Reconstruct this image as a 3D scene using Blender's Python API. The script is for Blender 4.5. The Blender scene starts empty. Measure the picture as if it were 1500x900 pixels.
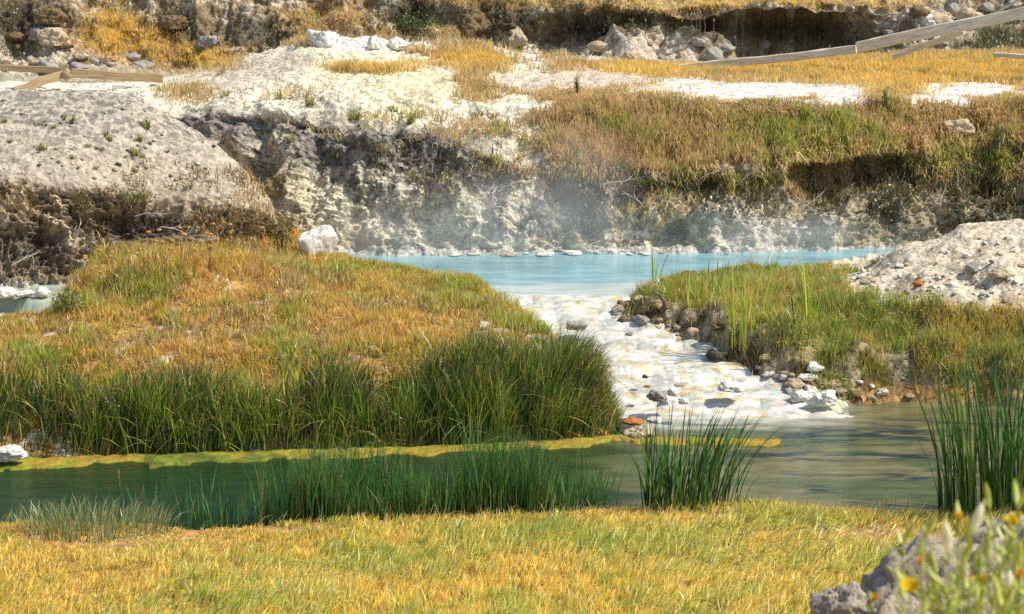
import bpy, math, numpy as np
from mathutils import Vector
rng = np.random.default_rng(11)
C = bpy.context.scene.collection
F = 2917.0; H0 = 7.0; PITCH = math.atan(600/2917.0)
cp, sp = math.cos(PITCH), math.sin(PITCH)

# ------------------------------------------------------------ survey helpers
def W(px, py, Y=None, z=None):
    """ground point seen at photo position px,py, at distance Y or level z"""
    a = (px-750)/F; b = (450-py)/F
    dy = cp + b*sp; dz = -sp + b*cp
    t = Y/dy if Y is not None else (z-H0)/dz
    return np.array([a*t, dy*t, H0+dz*t])
def proj(x, y, z):
    zz = z-H0
    dep = y*cp - zz*sp
    up = y*sp + zz*cp
    return 750+F*x/dep, 450-F*up/dep

# ------------------------------------------------------------ noise
def _h(i, j, k, seed):
    n = (i.astype(np.int64)*374761393 + j.astype(np.int64)*668265263 + k.astype(np.int64)*2147483647 + seed*1274126177) & 0xffffffff
    n = ((n ^ (n >> 13))*1274126177) & 0xffffffff
    n = ((n ^ (n >> 16))*2246822519) & 0xffffffff
    return ((n ^ (n >> 15)) & 0xffffff).astype(np.float32)/8388607.5-1.0
def noise(x, y, z, f, seed=0):
    x = x*f+13.7; y = y*f+5.3; z = z*f+9.1
    xi, yi, zi = np.floor(x), np.floor(y), np.floor(z)
    u, v, w = x-xi, y-yi, z-zi
    u = u*u*(3-2*u); v = v*v*(3-2*v); w = w*w*(3-2*w)
    r = 0
    for a in (0, 1):
        for b in (0, 1):
            for c in (0, 1):
                r = r + _h(xi+a, yi+b, zi+c, seed)*(u if a else 1-u)*(v if b else 1-v)*(w if c else 1-w)
    return r*1.5
def fbm(x, y, z, f, octs=4, seed=0, gain=.5):
    r = 0; a = 1; n = 0
    for o in range(octs):
        r = r + a*noise(x, y, z, f*2.03**o, seed+o*17); n += a; a *= gain
    return r/n
def ridged(x, y, z, f, octs=4, seed=0, gain=.55):
    r = 0; a = 1; n = 0
    for o in range(octs):
        r = r + a*np.abs(noise(x, y, z, f*2.03**o, seed+o*17)); n += a; a *= gain
    return r/n
def ss(a, b, x):
    t = np.clip((x-a)/(b-a), 0, 1); return t*t*(3-2*t)
def lin(c):
    c = np.array(c, dtype=float)/255.0
    return np.where(c <= .04045, c/12.92, ((c+.055)/1.055)**2.4)
def sdist(P, x, y):
    """signed distance to polygon, positive inside"""
    P = np.asarray(P); d = np.full(x.shape, 1e9); ins = np.zeros(x.shape, bool)
    for i in range(len(P)):
        ax, ay = P[i]; bx, by = P[(i+1) % len(P)]
        ex, ey = bx-ax, by-ay
        t = np.clip(((x-ax)*ex+(y-ay)*ey)/(ex*ex+ey*ey+1e-12), 0, 1)
        d = np.minimum(d, np.hypot(x-ax-t*ex, y-ay-t*ey))
        if ey != 0:
            ins ^= ((ay > y) != (by > y)) & (x < ex*(y-ay)/ey+ax)
    return np.where(ins, d, -d)

# ------------------------------------------------------------ mesh helpers
def make_mesh(name, V, quads=None, tris=None, col=None, smooth=True, extra=None):
    me = bpy.data.meshes.new(name)
    V = np.asarray(V, dtype=np.float32)
    nq = 0 if quads is None else len(quads); nt = 0 if tris is None else len(tris)
    me.vertices.add(len(V)); me.vertices.foreach_set('co', V.ravel())
    L = []
    if nq: L.append(np.asarray(quads, dtype=np.int32).ravel())
    if nt: L.append(np.asarray(tris, dtype=np.int32).ravel())
    L = np.concatenate(L)
    me.loops.add(len(L)); me.loops.foreach_set('vertex_index', L)
    me.polygons.add(nq+nt)
    st = np.concatenate([np.arange(nq)*4, nq*4+np.arange(nt)*3]).astype(np.int32)
    me.polygons.foreach_set('loop_start', st)
    me.polygons.foreach_set('use_smooth', np.full(nq+nt, smooth))
    if col is not None:
        a = me.color_attributes.new('Col', 'FLOAT_COLOR', 'POINT')
        cc = np.ones((len(V), 4), dtype=np.float32); cc[:, :3] = col
        a.data.foreach_set('color', cc.ravel())
    if extra is not None:
        for k, v in extra.items():
            a = me.attributes.new(k, 'FLOAT', 'POINT'); a.data.foreach_set('value', np.asarray(v, dtype=np.float32).ravel())
    me.update(calc_edges=True)
    return me
def link(name, me, mat=None, parent=None, label=None, cat=None, group=None, kind=None, loc=None, rot=None, scale=None):
    o = bpy.data.objects.new(name, me); C.objects.link(o)
    if mat is not None and me is not None and not me.materials: me.materials.append(mat)
    if parent is not None: o.parent = parent
    if label: o['label'] = label
    if cat: o['category'] = cat
    if group: o['group'] = group
    if kind: o['kind'] = kind
    if loc is not None: o.location = loc
    if rot is not None: o.rotation_euler = rot
    if scale is not None: o.scale = scale if hasattr(scale, '__len__') else (scale,)*3
    return o
def grid_faces(R, K, off=0):
    i = np.arange(R*K).reshape(R, K)+off
    return np.stack([i[:-1, :-1], i[:-1, 1:], i[1:, 1:], i[1:, :-1]], -1).reshape(-1, 4)

# ------------------------------------------------------------ materials
def new_mat(name):
    m = bpy.data.materials.new(name); m.use_nodes = True
    nt = m.node_tree; nt.nodes.clear()
    return m, nt, nt.nodes, nt.links
def N(nt, t, **kw):
    n = nt.nodes.new(t)
    for k, v in kw.items():
        if k.startswith('i_'): n.inputs[k[2:].replace('_', ' ')].default_value = v
        else: setattr(n, k, v)
    return n
def rock_material(name, bumps=((9, .035), (38, .012)), rough=.9, base=None, contrast=(.62, 1.3), vor=7, fine=1.0, crack=0.0, spec=.25):
    m, nt, nd, lk = new_mat(name)
    out = N(nt, 'ShaderNodeOutputMaterial'); p = N(nt, 'ShaderNodeBsdfPrincipled', i_Roughness=rough)
    p.inputs['Specular IOR Level'].default_value = spec
    tc = N(nt, 'ShaderNodeTexCoord') if base is not None else None
    if base is None:
        at = N(nt, 'ShaderNodeAttribute', attribute_name='Col'); src = at.outputs['Color']
        geo = N(nt, 'ShaderNodeNewGeometry'); co = geo.outputs['Position']
    else:
        rgb = N(nt, 'ShaderNodeRGB'); rgb.outputs[0].default_value = (*base, 1); src = rgb.outputs[0]
        co = tc.outputs['Object']
    n1 = N(nt, 'ShaderNodeTexNoise', i_Scale=5.0*fine, i_Detail=8.0, i_Roughness=.7); lk.new(co, n1.inputs['Vector'])
    n2 = N(nt, 'ShaderNodeTexNoise', i_Scale=22.0*fine, i_Detail=6.0, i_Roughness=.7); lk.new(co, n2.inputs['Vector'])
    ad = N(nt, 'ShaderNodeMath', operation='ADD'); lk.new(n1.outputs[0], ad.inputs[0]); lk.new(n2.outputs[0], ad.inputs[1])
    mr = N(nt, 'ShaderNodeMapRange'); mr.inputs[1].default_value = .8; mr.inputs[2].default_value = 1.2
    mr.inputs[3].default_value = contrast[0]; mr.inputs[4].default_value = contrast[1]
    lk.new(ad.outputs[0], mr.inputs[0])
    vm = N(nt, 'ShaderNodeVectorMath', operation='SCALE'); lk.new(src, vm.inputs[0]); lk.new(mr.outputs[0], vm.inputs['Scale'])
    colout = vm.outputs[0]
    if crack:
        wv = N(nt, 'ShaderNodeTexNoise', i_Scale=6.0, i_Detail=3.0); lk.new(co, wv.inputs['Vector'])
        mx = N(nt, 'ShaderNodeMix', data_type='VECTOR'); mx.inputs[0].default_value = .12
        lk.new(co, mx.inputs[4]); lk.new(wv.outputs['Color'], mx.inputs[5])
        vc = N(nt, 'ShaderNodeTexVoronoi', feature='DISTANCE_TO_EDGE', i_Scale=6.5); lk.new(mx.outputs[1], vc.inputs['Vector'])
        mc = N(nt, 'ShaderNodeMapRange'); mc.inputs[1].default_value = 0; mc.inputs[2].default_value = .09; mc.inputs[3].default_value = 1-crack; mc.inputs[4].default_value = 1
        lk.new(vc.outputs[0], mc.inputs[0])
        v2 = N(nt, 'ShaderNodeVectorMath', operation='SCALE'); lk.new(colout, v2.inputs[0]); lk.new(mc.outputs[0], v2.inputs['Scale']); colout = v2.outputs[0]
    lk.new(colout, p.inputs['Base Color'])
    prev = None
    for sc, dist in bumps:
        b = N(nt, 'ShaderNodeBump', i_Strength=1.0, i_Distance=dist)
        t = N(nt, 'ShaderNodeTexNoise', i_Scale=float(sc), i_Detail=6.0, i_Roughness=.65); lk.new(co, t.inputs['Vector'])
        lk.new(t.outputs[0], b.inputs['Height'])
        if prev is not None: lk.new(prev.outputs[0], b.inputs['Normal'])
        prev = b
    if vor:
        b = N(nt, 'ShaderNodeBump', i_Strength=.6, i_Distance=.02)
        t = N(nt, 'ShaderNodeTexVoronoi', i_Scale=float(vor)); lk.new(co, t.inputs['Vector']); lk.new(t.outputs[0], b.inputs['Height'])
        b.invert = True
        lk.new(prev.outputs[0], b.inputs['Normal']); prev = b
    lk.new(prev.outputs[0], p.inputs['Normal']); lk.new(p.outputs[0], out.inputs[0])
    return m
def leaf_material(name, trans=.4, base=None, gloss=.06):
    m, nt, nd, lk = new_mat(name)
    out = N(nt, 'ShaderNodeOutputMaterial')
    if base is None:
        src = N(nt, 'ShaderNodeAttribute', attribute_name='Col').outputs['Color']
    else:
        r = N(nt, 'ShaderNodeRGB'); r.outputs[0].default_value = (*base, 1)
        tc = N(nt, 'ShaderNodeTexCoord'); t = N(nt, 'ShaderNodeTexNoise', i_Scale=60.0, i_Detail=3.0); lk.new(tc.outputs['Object'], t.inputs[0])
        mr = N(nt, 'ShaderNodeMapRange'); mr.inputs[1].default_value = .3; mr.inputs[2].default_value = .7; mr.inputs[3].default_value = .65; mr.inputs[4].default_value = 1.25
        lk.new(t.outputs[0], mr.inputs[0]); v = N(nt, 'ShaderNodeVectorMath', operation='SCALE'); lk.new(r.outputs[0], v.inputs[0]); lk.new(mr.outputs[0], v.inputs['Scale']); src = v.outputs[0]
    d = N(nt, 'ShaderNodeBsdfDiffuse'); t = N(nt, 'ShaderNodeBsdfTranslucent'); g = N(nt, 'ShaderNodeBsdfGlossy', i_Roughness=.38)
    lk.new(src, d.inputs[0]); lk.new(src, t.inputs[0]); g.inputs[0].default_value = (1, 1, .95, 1)
    a = N(nt, 'ShaderNodeMixShader'); a.inputs[0].default_value = trans; lk.new(d.outputs[0], a.inputs[1]); lk.new(t.outputs[0], a.inputs[2])
    b = N(nt, 'ShaderNodeMixShader'); b.inputs[0].default_value = gloss; lk.new(a.outputs[0], b.inputs[1]); lk.new(g.outputs[0], b.inputs[2])
    lk.new(b.outputs[0], out.inputs[0])
    return m
M_ground = rock_material('ground_earth_and_rock', crack=.0)
M_grass = leaf_material('grass_blades', .4)
M_reed = leaf_material('reed_blades', .3, gloss=.09)

# ------------------------------------------------------------ terrain surface
def knots(lst, s):
    """lst of (px, py, Y[, z]) -> Y(s), z(s)"""
    S, Ys, Zs = [], [], []
    for k in lst:
        if len(k) == 4:
            px, _, Y, z = k; x = (px-750)/F*Y*1.02; S.append(x/Y)
        else:
            p = W(k[0], k[1], Y=k[2]); S.append(p[0]/p[1]); Y, z = p[1], p[2]
        Ys.append(Y); Zs.append(z)
    o = np.argsort(S); S = np.array(S)[o]
    return np.interp(s, S, np.array(Ys)[o]), np.interp(s, S, np.array(Zs)[o])
def poly_w(lst):
    out = []
    for k in lst:
        if len(k) == 3: out.append(W(k[0], k[1], z=k[2])[:2])
        else: out.append(np.array([k[0], k[1]]))
    return out
NEAR = [(-900, 752, 0), (0, 752, 0), (150, 757, 0), (290, 764, 0), (450, 758, 0), (600, 752, 0), (800, 742, 0), (920, 728, 0), (1100, 728, 0),
        (1200, 735, 0), (1350, 740, 0), (1450, 742, 0), (1550, 735, 0), (2400, 730, 0)]
nearP = poly_w([(a, b+20, c) for a, b, c in NEAR])
def near_Y(x): return np.interp(x, [p[0] for p in nearP], [p[1] for p in nearP])
LEFT = poly_w([(-1400, 680, 0), (0, 678, 0), (300, 668, 0), (600, 660, 0), (800, 651, 0), (915, 641, 0), (912, 600, .15), (872, 560, .3), (835, 522, .45),
               (800, 484, .6), (755, 447, .74), (705, 413, .8), (640, 396, .8), (560, 387, .8), (470, 381, .8)]) + \
       [np.array([-3.2, 37.5]), np.array([-6.5, 37.5]), np.array([-7.2, 33.2])] + poly_w([(92, 438, .8), (76, 459, .8), (-100, 464, .8), (-1400, 470, .8)])
RIGHT = poly_w([(2700, 602, 0), (1500, 600, 0), (1330, 590, 0), (1240, 598, 0), (1160, 584, .1), (1095, 562, .2), (1045, 537, .3), (1012, 507, .45), (962, 482, .6),
                (903, 467, .68), (880, 447, .76), (918, 428, .8), (960, 404, .8), (1050, 396, .8), (1170, 388, .8), (1305, 370, .8)]) + \
       [np.array([7.2, 37.5]), np.array([26., 37.5])]
def ctrl(lst):
    return np.array([W(a, b, z=z) if abs(z) < 50 else None for a, b, z in lst])
CL = ctrl([(0, 660, .18), (300, 655, .2), (600, 640, .2), (850, 625, .25), (100, 590, .5), (400, 580, .55), (700, 580, .5), (850, 565, .4), (0, 520, .85), (200, 510, .9),
           (400, 500, .95), (600, 490, 1.0), (760, 485, .85), (200, 455, 1.1), (350, 440, 1.15), (500, 430, 1.08), (680, 425, .9), (620, 405, .86), (400, 400, 1.15), (550, 396, .9), (480, 390, .95), (120, 440, 1.15),
           (130, 405, 1.45), (200, 390, 1.6), (280, 385, 1.6), (380, 385, 1.4), (40, 480, .87), (0, 470, .84), (60, 466, .85), (-80, 470, .84), (90, 445, .9), (-200, 500, .92), (-400, 475, .85), (-600, 520, 1.0), (-600, 600, .5), (440, 388, 1.0)])
CR = ctrl([(935, 440, .98), (1000, 408, .87), (1050, 405, .87), (1150, 396, .88), (1220, 388, .84), (1260, 384, .86), (1060, 425, .98), (1250, 400, .95), (1060, 450, 1.0), (1040, 490, .72), (1080, 530, .5), (1120, 555, .3), (985, 462, .84), (930, 452, .88), (1150, 470, 1.0), (1250, 480, 1.02), (1350, 490, 1.0), (1480, 500, 1.0),
           (1150, 530, .6), (1250, 540, .5), (1380, 535, .72), (1100, 515, .65), (1500, 535, .75), (1300, 568, .22), (1450, 560, .35), (1230, 575, .12), (1220, 408, 1.02), (1320, 376, 1.2),
           (1360, 350, 1.65), (1420, 335, 1.85), (1500, 331, 1.92), (1350, 400, 1.45), (1450, 385, 1.65), (1300, 430, 1.15), (1420, 430, 1.25), (1700, 331, 1.95), (1700, 440, 1.3), (2000, 480, 1.1), (2000, 560, .5)])
CR = np.vstack([CR, [[6.9, 35.8, .7], [9, 35.5, 1.0], [14, 36, 1.2], [20, 36, 1.2]]])
CL = np.vstack([CL, [[-8.5, 33.2, 1.2], [-7, 33.6, 1.3], [-5, 34.5, 1.2], [-12, 33, .7], [-18, 33, .7]]])
def shep(P, x, y):
    num = 0; den = 0
    for a, b, z in P:
        w = 1/(((x-a)**2+(y-b)**2)+.12)**2.2
        num = num+w*z; den = den+w
    return num/den
def near_profile(x, Y):
    t = near_Y(x)-Y
    zf = np.interp(Y, [-6, 2, 5, 9, 12, 14.5, 17, 19.5, 22], [5.6, 5.35, 4.65, 3.15, 1.95, 1.0, .36, .2, .1])
    return -.3+ss(-.35, .15, t)*(zf+.3) + .0*t
def Hf(x, Y):
    """level of the ground (below cliffs)"""
    yn = near_Y(x)
    bed = -.35+ss(26.3, 28, Y)*.25+ss(27, 31.2, Y)*.68
    sl = sdist(LEFT, x, Y); sr = sdist(RIGHT, x, Y)
    zl = shep(CL, x, Y); zr = shep(CR, x, Y)
    h = bed
    h = h+ss(-.12, .45, sl)*(np.maximum(zl, bed)-h)
    h = h+ss(-.12, .6, sr)*(np.maximum(zr, bed)-h)
    h = np.where(Y < yn+.5, np.maximum(near_profile(x, Y), np.where(Y > yn, h, -9)), h)
    h = h+np.where(Y < yn, .05*fbm(x, Y, 0*x, .8, 3, 5), 0)
    h = h+np.clip(np.maximum(sl, sr)/.8, 0, 1)*(.09*fbm(x, Y, 0*x, 1.1, 4, 9))
    return h, sl, sr
# columns
s1 = np.arange(-.285, .2851, .0007)
so = .285+np.cumsum(np.linspace(.0012, .02, 42))
s = np.concatenate([-so[::-1], s1, so]); K = len(s)
c0Y, _ = knots([(-1500, 0, 36, 0), (0, 0, 36.4, 0), (250, 0, 36.2, 0), (430, 0, 34.9, 0), (500, 0, 34.6, 0), (700, 0, 34.5, 0), (1200, 0, 34.9, 0), (1300, 0, 35.3, 0), (1500, 0, 36, 0), (3000, 0, 36, 0)], s)
rowsY = np.concatenate([np.linspace(-4, 8, 14)[:-1], np.linspace(8, 15, 60)[:-1], 15*(34.0/15)**np.linspace(0, 1, 470)])
tY = (rowsY-rowsY[0])/(34.0-rowsY[0])
HY = rowsY[:, None]+np.where(rowsY[:, None] > 28, (rowsY[:, None]-28)/6.0*(c0Y[None, :]-34), 0)
HX = HY*s[None, :]
HX = np.where(HY < 6, s[None, :]*np.maximum(HY, 0)+(6-np.maximum(HY, 0))*s[None, :], HX)
HZ, SL, SR = Hf(HX, HY)
RH = len(rowsY)
lines = []
def add_line(lst, n, zone): lines.append((knots(lst, s), n, zone))
add_line([(250, 345, 36.3), (430, 358, 34.8+.2), (500, 366, 34.7), (700, 366, 34.6), (1000, 362, 34.8), (1200, 358, 35.05), (1300, 353, 35.4), (1500, 345, 36.1)], 16, 0)
add_line([(0, 230, 36.8), (250, 230, 36.8), (350, 285, 36.2), (430, 290, 35.4), (500, 300, 35.15), (600, 300, 35.05), (700, 310, 35.0), (800, 318, 35.0), (900, 318, 35.0), (1000, 312, 35.0), (1100, 310, 35.2), (1200, 310, 35.4),
          (1300, 300, 35.8), (1400, 290, 36.2), (1500, 285, 36.4)], 75, 1)
add_line([(0, 190, 37.0), (250, 190, 37.0), (350, 220, 36.5), (430, 220, 35.9), (500, 230, 35.55), (600, 240, 35.45), (700, 265, 35.4), (800, 275, 35.5), (900, 285, 35.5), (1000, 280, 35.6), (1100, 272, 35.9), (1200, 262, 36.25),
          (1300, 250, 36.6), (1400, 245, 36.7), (1500, 245, 36.8)], 75, 1)
add_line([(0, 160, 37.2), (250, 160, 37.2), (350, 155, 37.0), (430, 160, 36.5), (500, 168, 36.2), (600, 190, 36.0), (700, 222, 35.8), (760, 238, 35.7), (800, 235, 35.5), (850, 258, 35.7), (950, 264, 35.65), (1050, 250, 35.8), (1150, 238, 35.9),
          (1250, 226, 36.2), (1300, 218, 36.7), (1400, 208, 37.0), (1500, 205, 37.1)], 70, 1)
add_line([(0, 132, 38.2), (250, 137, 38.2), (350, 130, 38.4), (450, 118, 38.6), (600, 125, 38.3), (700, 160, 37.6), (800, 150, 37.4), (950, 142, 37.3), (1100, 152, 37.1), (1200, 150, 37.3), (1300, 145, 37.7), (1400, 150, 37.7), (1500, 152, 37.8)], 90, 2)
add_line([(0, 118, 41), (200, 120, 41), (280, 106, 42), (350, 84, 42.5), (400, 70, 43), (450, 48, 43), (520, 50, 43), (600, 55, 43), (680, 58, 43.3), (750, 70, 43.5), (850, 84, 43.5), (950, 96, 43.5), (1050, 98, 43.6), (1200, 88, 43.6), (1350, 80, 43.8), (1500, 76, 44)], 110, 3)
add_line([(0, 112, 45), (280, 112, 45.5), (450, 76, 46), (700, 80, 46), (900, 92, 46), (1050, 92, 46), (1350, 78, 46), (1500, 74, 46)], 16, 4)
add_line([(-300, 106, 47), (0, 106, 47), (250, 98, 47), (400, 76, 47.3), (700, 78, 47.3), (900, 88, 47), (1100, 86, 47.4), (1300, 78, 47.5), (1500, 72, 47.5)], 10, 4)
add_line([(-300, 60, 48.3), (0, 64, 48.3), (200, 58, 48.3), (400, 35, 48.2), (600, 40, 48.2), (850, 60, 48.0), (1000, 50, 48.3), (1150, 40, 48.8), (1280, 42, 48.8), (1400, 46, 48.5), (1500, 46, 48.5)], 60, 5)
add_line([(-300, -30, 50.5), (0, -30, 50.5), (200, -30, 51), (400, -30, 50.3), (600, -25, 49.6), (820, 0, 48.6), (1000, 8, 48.2), (1150, 7, 48.2), (1270, 4, 48.6), (1400, -15, 50.4), (1500, -25, 50.6)], 80, 5)
add_line([(0, -70, 55), (600, -70, 54), (850, -40, 51.5), (1200, -35, 51.5), (1500, -70, 55)], 50, 6)
add_line([(-1500, 0, 62, 9.0), (3000, 0, 64, 9.5)], 20, 6)
add_line([(-1500, 0, 85, 17.0), (3000, 0, 88, 15)], 16, 6)
add_line([(-1500, 0, 140, 26.0), (3000, 0, 140, 24)], 10, 6)
GY = [HY]; GZ = [HZ]; ZONE = [np.full(RH, -1)]
py_, pz_ = HY[-1], HZ[-1]
for (Yl, Zl), n, zone in lines:
    t = (np.arange(n)+1)[:, None]/n
    GY.append(py_+(Yl-py_)*t); GZ.append(pz_+(Zl-pz_)*t); ZONE.append(np.full(n, zone))
    py_, pz_ = Yl, Zl
GY = np.vstack(GY); GZ = np.vstack(GZ); ZONE = np.concatenate(ZONE)
GX = GY*s[None, :]; GX[:RH] = HX
def gsm(A, axis, r):
    k = np.exp(-.5*(np.arange(-3*r, 3*r+1)/r)**2); k /= k.sum()
    P = np.pad(A, [(3*r, 3*r) if i == axis else (0, 0) for i in range(2)], mode='edge')
    return np.apply_along_axis(lambda v: np.convolve(v, k, mode='valid'), axis, P)
hi = RH-4
for A in (GX, GY, GZ):
    B = gsm(gsm(A, 1, 9), 0, 6)
    w = np.zeros(len(A)); w[hi:] = np.clip((np.arange(len(A)-hi))/14, 0, 1)
    # blend smoothing in past the water line
    A += w[:, None]*(B-A)
GX = GX  # keep
R = len(GY)
def normals(X, Y, Z):
    dux, duy, duz = np.gradient(X, axis=1), np.gradient(Y, axis=1), np.gradient(Z, axis=1)
    dvx, dvy, dvz = np.gradient(X, axis=0), np.gradient(Y, axis=0), np.gradient(Z, axis=0)
    nx = duy*dvz-duz*dvy; ny = duz*dvx-dux*dvz; nz = dux*dvy-duy*dvx
    l = np.sqrt(nx*nx+ny*ny+nz*nz)+1e-9
    return nx/l, ny/l, nz/l, l
nx, ny, nz, _ = normals(GX, GY, GZ)
PX, PY = proj(GX, np.maximum(GY, 2), GZ)
zr = ZONE[:, None]+np.zeros((1, K))
def blobs(lst, X=None, Y=None, warp=1.0):
    X = PX if X is None else X; Y = PY if Y is None else Y
    r = np.zeros(X.shape, dtype=np.float32)
    for b in lst:
        v = b[4] if len(b) > 4 else 1.0
        r = np.maximum(r, v*np.exp(-(((X-b[0])/b[2])**2+((Y-b[1])/b[3])**2)**1.5))
    return r
# noise fields evaluated on surface
sl_ = slice(RH-60, R)
def on(f, rows=sl_):
    A = np.zeros((R, K), dtype=np.float32); A[rows] = f(GX[rows], GY[rows], GZ[rows]); return A
n_big = on(lambda x, y, z: fbm(x, y, z, .9, 3, 31))
n_rid = on(lambda x, y, z: ridged(x, y, z*.8, 1.6, 5, 41, .6))
n_fin = on(lambda x, y, z: ridged(x, y, z, 7., 3, 51, .65))
n_mid = on(lambda x, y, z: fbm(x, y, z, 3.2, 4, 61, .6))
zoneamp = np.interp(ZONE, [-1, 0, 1, 2, 3, 4, 5, 6], [0, .35, 1, .5, .22, .3, 1.1, .6])
zoneamp = np.convolve(np.pad(zoneamp, 10, mode='edge'), np.ones(21)/21, mode='valid')[:, None]
rocky = np.where(zr >= 2, 1, 1.0)
nb0 = fbm(GX, GY, GZ, .9, 3, 31)
dome = ss(810, 690, PX+130*nb0+60*n_mid-40*ss(110, 170, PY))          # the bare white dome, left of centre
amp = zoneamp*np.where((zr == 3), .45+.8*dome, 1)
blk = on(lambda x, y, z: np.round(2.2*fbm(x, y, z*1.2, 1.5, 2, 71))/2.2)
n_str = on(lambda x, y, z: ridged(x, y, z*.22, 1.1, 3, 83)-.25)
disp = amp*(.26*n_big-.34*(n_rid-.25)-.05*(n_fin-.3)+.09*n_mid+.19*gsm(blk, 1, 2)-.16*n_str)
n_spk = on(lambda x, y, z: fbm(x, y, z, 13., 2, 73))
# undercut and alcoves
alc = blobs([(905, 235, 30, 26, .55), (1290, 240, 40, 20, .4), (1190, 262, 40, 16, .25), (1420, 262, 60, 18, .25), (995, 335, 16, 14, .5), (1035, 268, 22, 16, .3), (375, 205, 14, 55, .35),
             (520, 330, 9, 50, .25), (640, 345, 8, 30, .2), (600, 250, 60, 30, .12)])*(ZONE[:, None] == 1)
alc2 = blobs([(1040, 45, 60, 22, .9), (1160, 50, 110, 30, 1.2), (820, 45, 50, 30, .7), (610, 20, 50, 18, .7), (700, 30, 30, 16, .3), (380, 40, 26, 14, .5), (270, 55, 30, 28, .6), (30, 50, 30, 30, .9), (900, 30, 60, 14, .8), (470, 10, 40, 14, .5)])*(ZONE[:, None] == 5)-1.0*blobs([(920, 68, 50, 24, .7), (1030, 72, 60, 20, .8), (1330, 40, 50, 20, .5)])*(ZONE[:, None] == 5)
disp = disp-gsm(gsm(alc*1.1+alc2*1.0, 0, 3), 1, 4)
GX = GX+nx*disp; GY = GY+ny*disp; GZ = GZ+nz*disp
# rough banks along the cascade and shores in the low ground
edge = np.exp(-(np.maximum(SL, SR)/.35)**2)*(HY > 26)
b0 = ridged(HX, HY, HZ, 2.6, 4, 77)
rk = np.clip(edge*(HX > -.2), 0, 1)
rk = np.clip(rk+(SR > 0)*np.exp(-(SR/.75)**2)*(HY > 26.3)*(HX < 8.5), 0, 1)
GZ[:RH] += rk*(.17*(b0-.22)+.07*(ridged(HX, HY, HZ, 7, 3, 79)-.25))
gravel = ss(.9, 1.25, HZ)*(HX > 4.3)*(SR > 0)
GZ[:RH] += gravel*(.05*(ridged(HX, HY, HZ, 6, 3, 78)-.25))
nx, ny, nz, area = normals(GX, GY, GZ)
PX, PY = proj(GX, np.maximum(GY, 2), GZ)
NPX = PX+22*n_mid; NPY = PY+9*n_big
# ---------------------------------------------------------------- colours
col = np.zeros((R, K, 3))
def mix(base, c, m):
    m = np.clip(m, 0, 1)[..., None]; return base*(1-m)+lin(c)*m
def grow(rows): return (slice(*rows), slice(None))
nlow = fbm(HX, HY, 0*HX, 1.4, 4, 91); nlow2 = fbm(HX, HY, 0*HX, 5, 3, 92)
c = col[:RH]
c[:] = lin((150, 120, 62))
yn = near_Y(HX)
c[:] = mix(c, (186, 146, 72), (HY < yn)*(.6+.5*nlow))
tan = blobs([(1290, 785, 120, 16), (1390, 768, 60, 7), (130, 790, 170, 14, .6), (420, 775, 120, 6, .6), (560, 765, 80, 5, .6)], PX[:RH]+40*nlow2, PY[:RH]+6*nlow)*(HY < yn)
c[:] = mix(c, (205, 160, 115), tan*1.3)
hpx0, hpy0 = PX[:RH], PY[:RH]
wat = (HY >= yn+.05)*(SL < 0)*(SR < 0)
c[:] = mix(c, (120, 110, 70), wat)
c[:] = mix(c, (226, 218, 198), wat*ss(26.7, 27.3, HY+.3*nlow))
landL = ss(0, .15, SL); landR = ss(-.05, .1, SR)
c[:] = mix(c, (176, 142, 78), landL); c[:] = mix(c, (170, 128, 80), landL*ss(-.1, .5, nlow)); c[:] = mix(c, (214, 200, 172), landL*ss(.12, .4, nlow2)*ss(0, .4, nlow)*.9)
c[:] = mix(c, (150, 136, 72), landR); c[:] = mix(c, (178, 160, 126), landR*np.clip(rk*1.6*(.6+nlow2), 0, 1)); c[:] = mix(c, (95, 78, 50), landR*np.clip(rk*1.2*(.2-nlow2*1.6), 0, 1))
mound = ss(-6, 8, sdist([(1120, 384), (1300, 362), (1420, 315), (2600, 300), (2600, 470), (1500, 456), (1380, 452), (1290, 440), (1215, 420), (1245, 402), (1180, 388)], hpx0, hpy0)+9*nlow2+8*nlow)*landR
c[:] = mix(c, (228, 212, 184), mound); c[:] = mix(c, (186, 158, 118), mound*ss(0, .6, nlow2)*.6)
c[:] = mix(c, (205, 196, 170), landL*(HX > -.1)*(rk > .45)*ss(-.2, .3, nlow2))
c[:] = mix(c, (176, 130, 62), blobs([(1380, 575, 130, 14), (1300, 590, 60, 8), (960, 625, 40, 12)], PX[:RH], PY[:RH])*(HY > 25)*.9)
G = col
zone = zr
face = (zone >= 0) & (zone <= 2)
col[RH:] = lin((176, 163, 138))
creamy = np.clip(.5+1.5*n_mid, 0, 1)
def zmix(cc, m, zs, hard=None):
    global col
    m = np.clip(m, 0, 1)*np.isin(zone, zs)
    col = col*(1-m[..., None])+lin(cc)*m[..., None]
col = col.astype(np.float32)
lf = ss(860, 740, NPX)
zmix((236, 224, 196), lf, [0, 1, 2])                          # white left face
zmix((226, 212, 170), lf*.6*ss(.1, .5, n_big+.4*n_mid), [0, 1])  # yellow stain
zmix((190, 174, 142), 1-lf, [1]); zmix((226, 214, 190), (1-lf)*ss(-.05, .35, n_mid)*ss(270, 320, NPY), [0, 1])
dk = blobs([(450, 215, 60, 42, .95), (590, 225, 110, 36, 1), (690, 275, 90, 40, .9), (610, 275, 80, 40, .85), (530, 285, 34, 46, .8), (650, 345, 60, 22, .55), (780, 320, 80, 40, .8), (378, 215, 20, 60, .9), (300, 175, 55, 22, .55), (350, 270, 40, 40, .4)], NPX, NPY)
zmix((158, 150, 138), blobs([(600, 215, 140, 36), (480, 215, 60, 50), (320, 190, 70, 26), (700, 250, 60, 30)], NPX, NPY)*1.1, [0, 1, 2])
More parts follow.
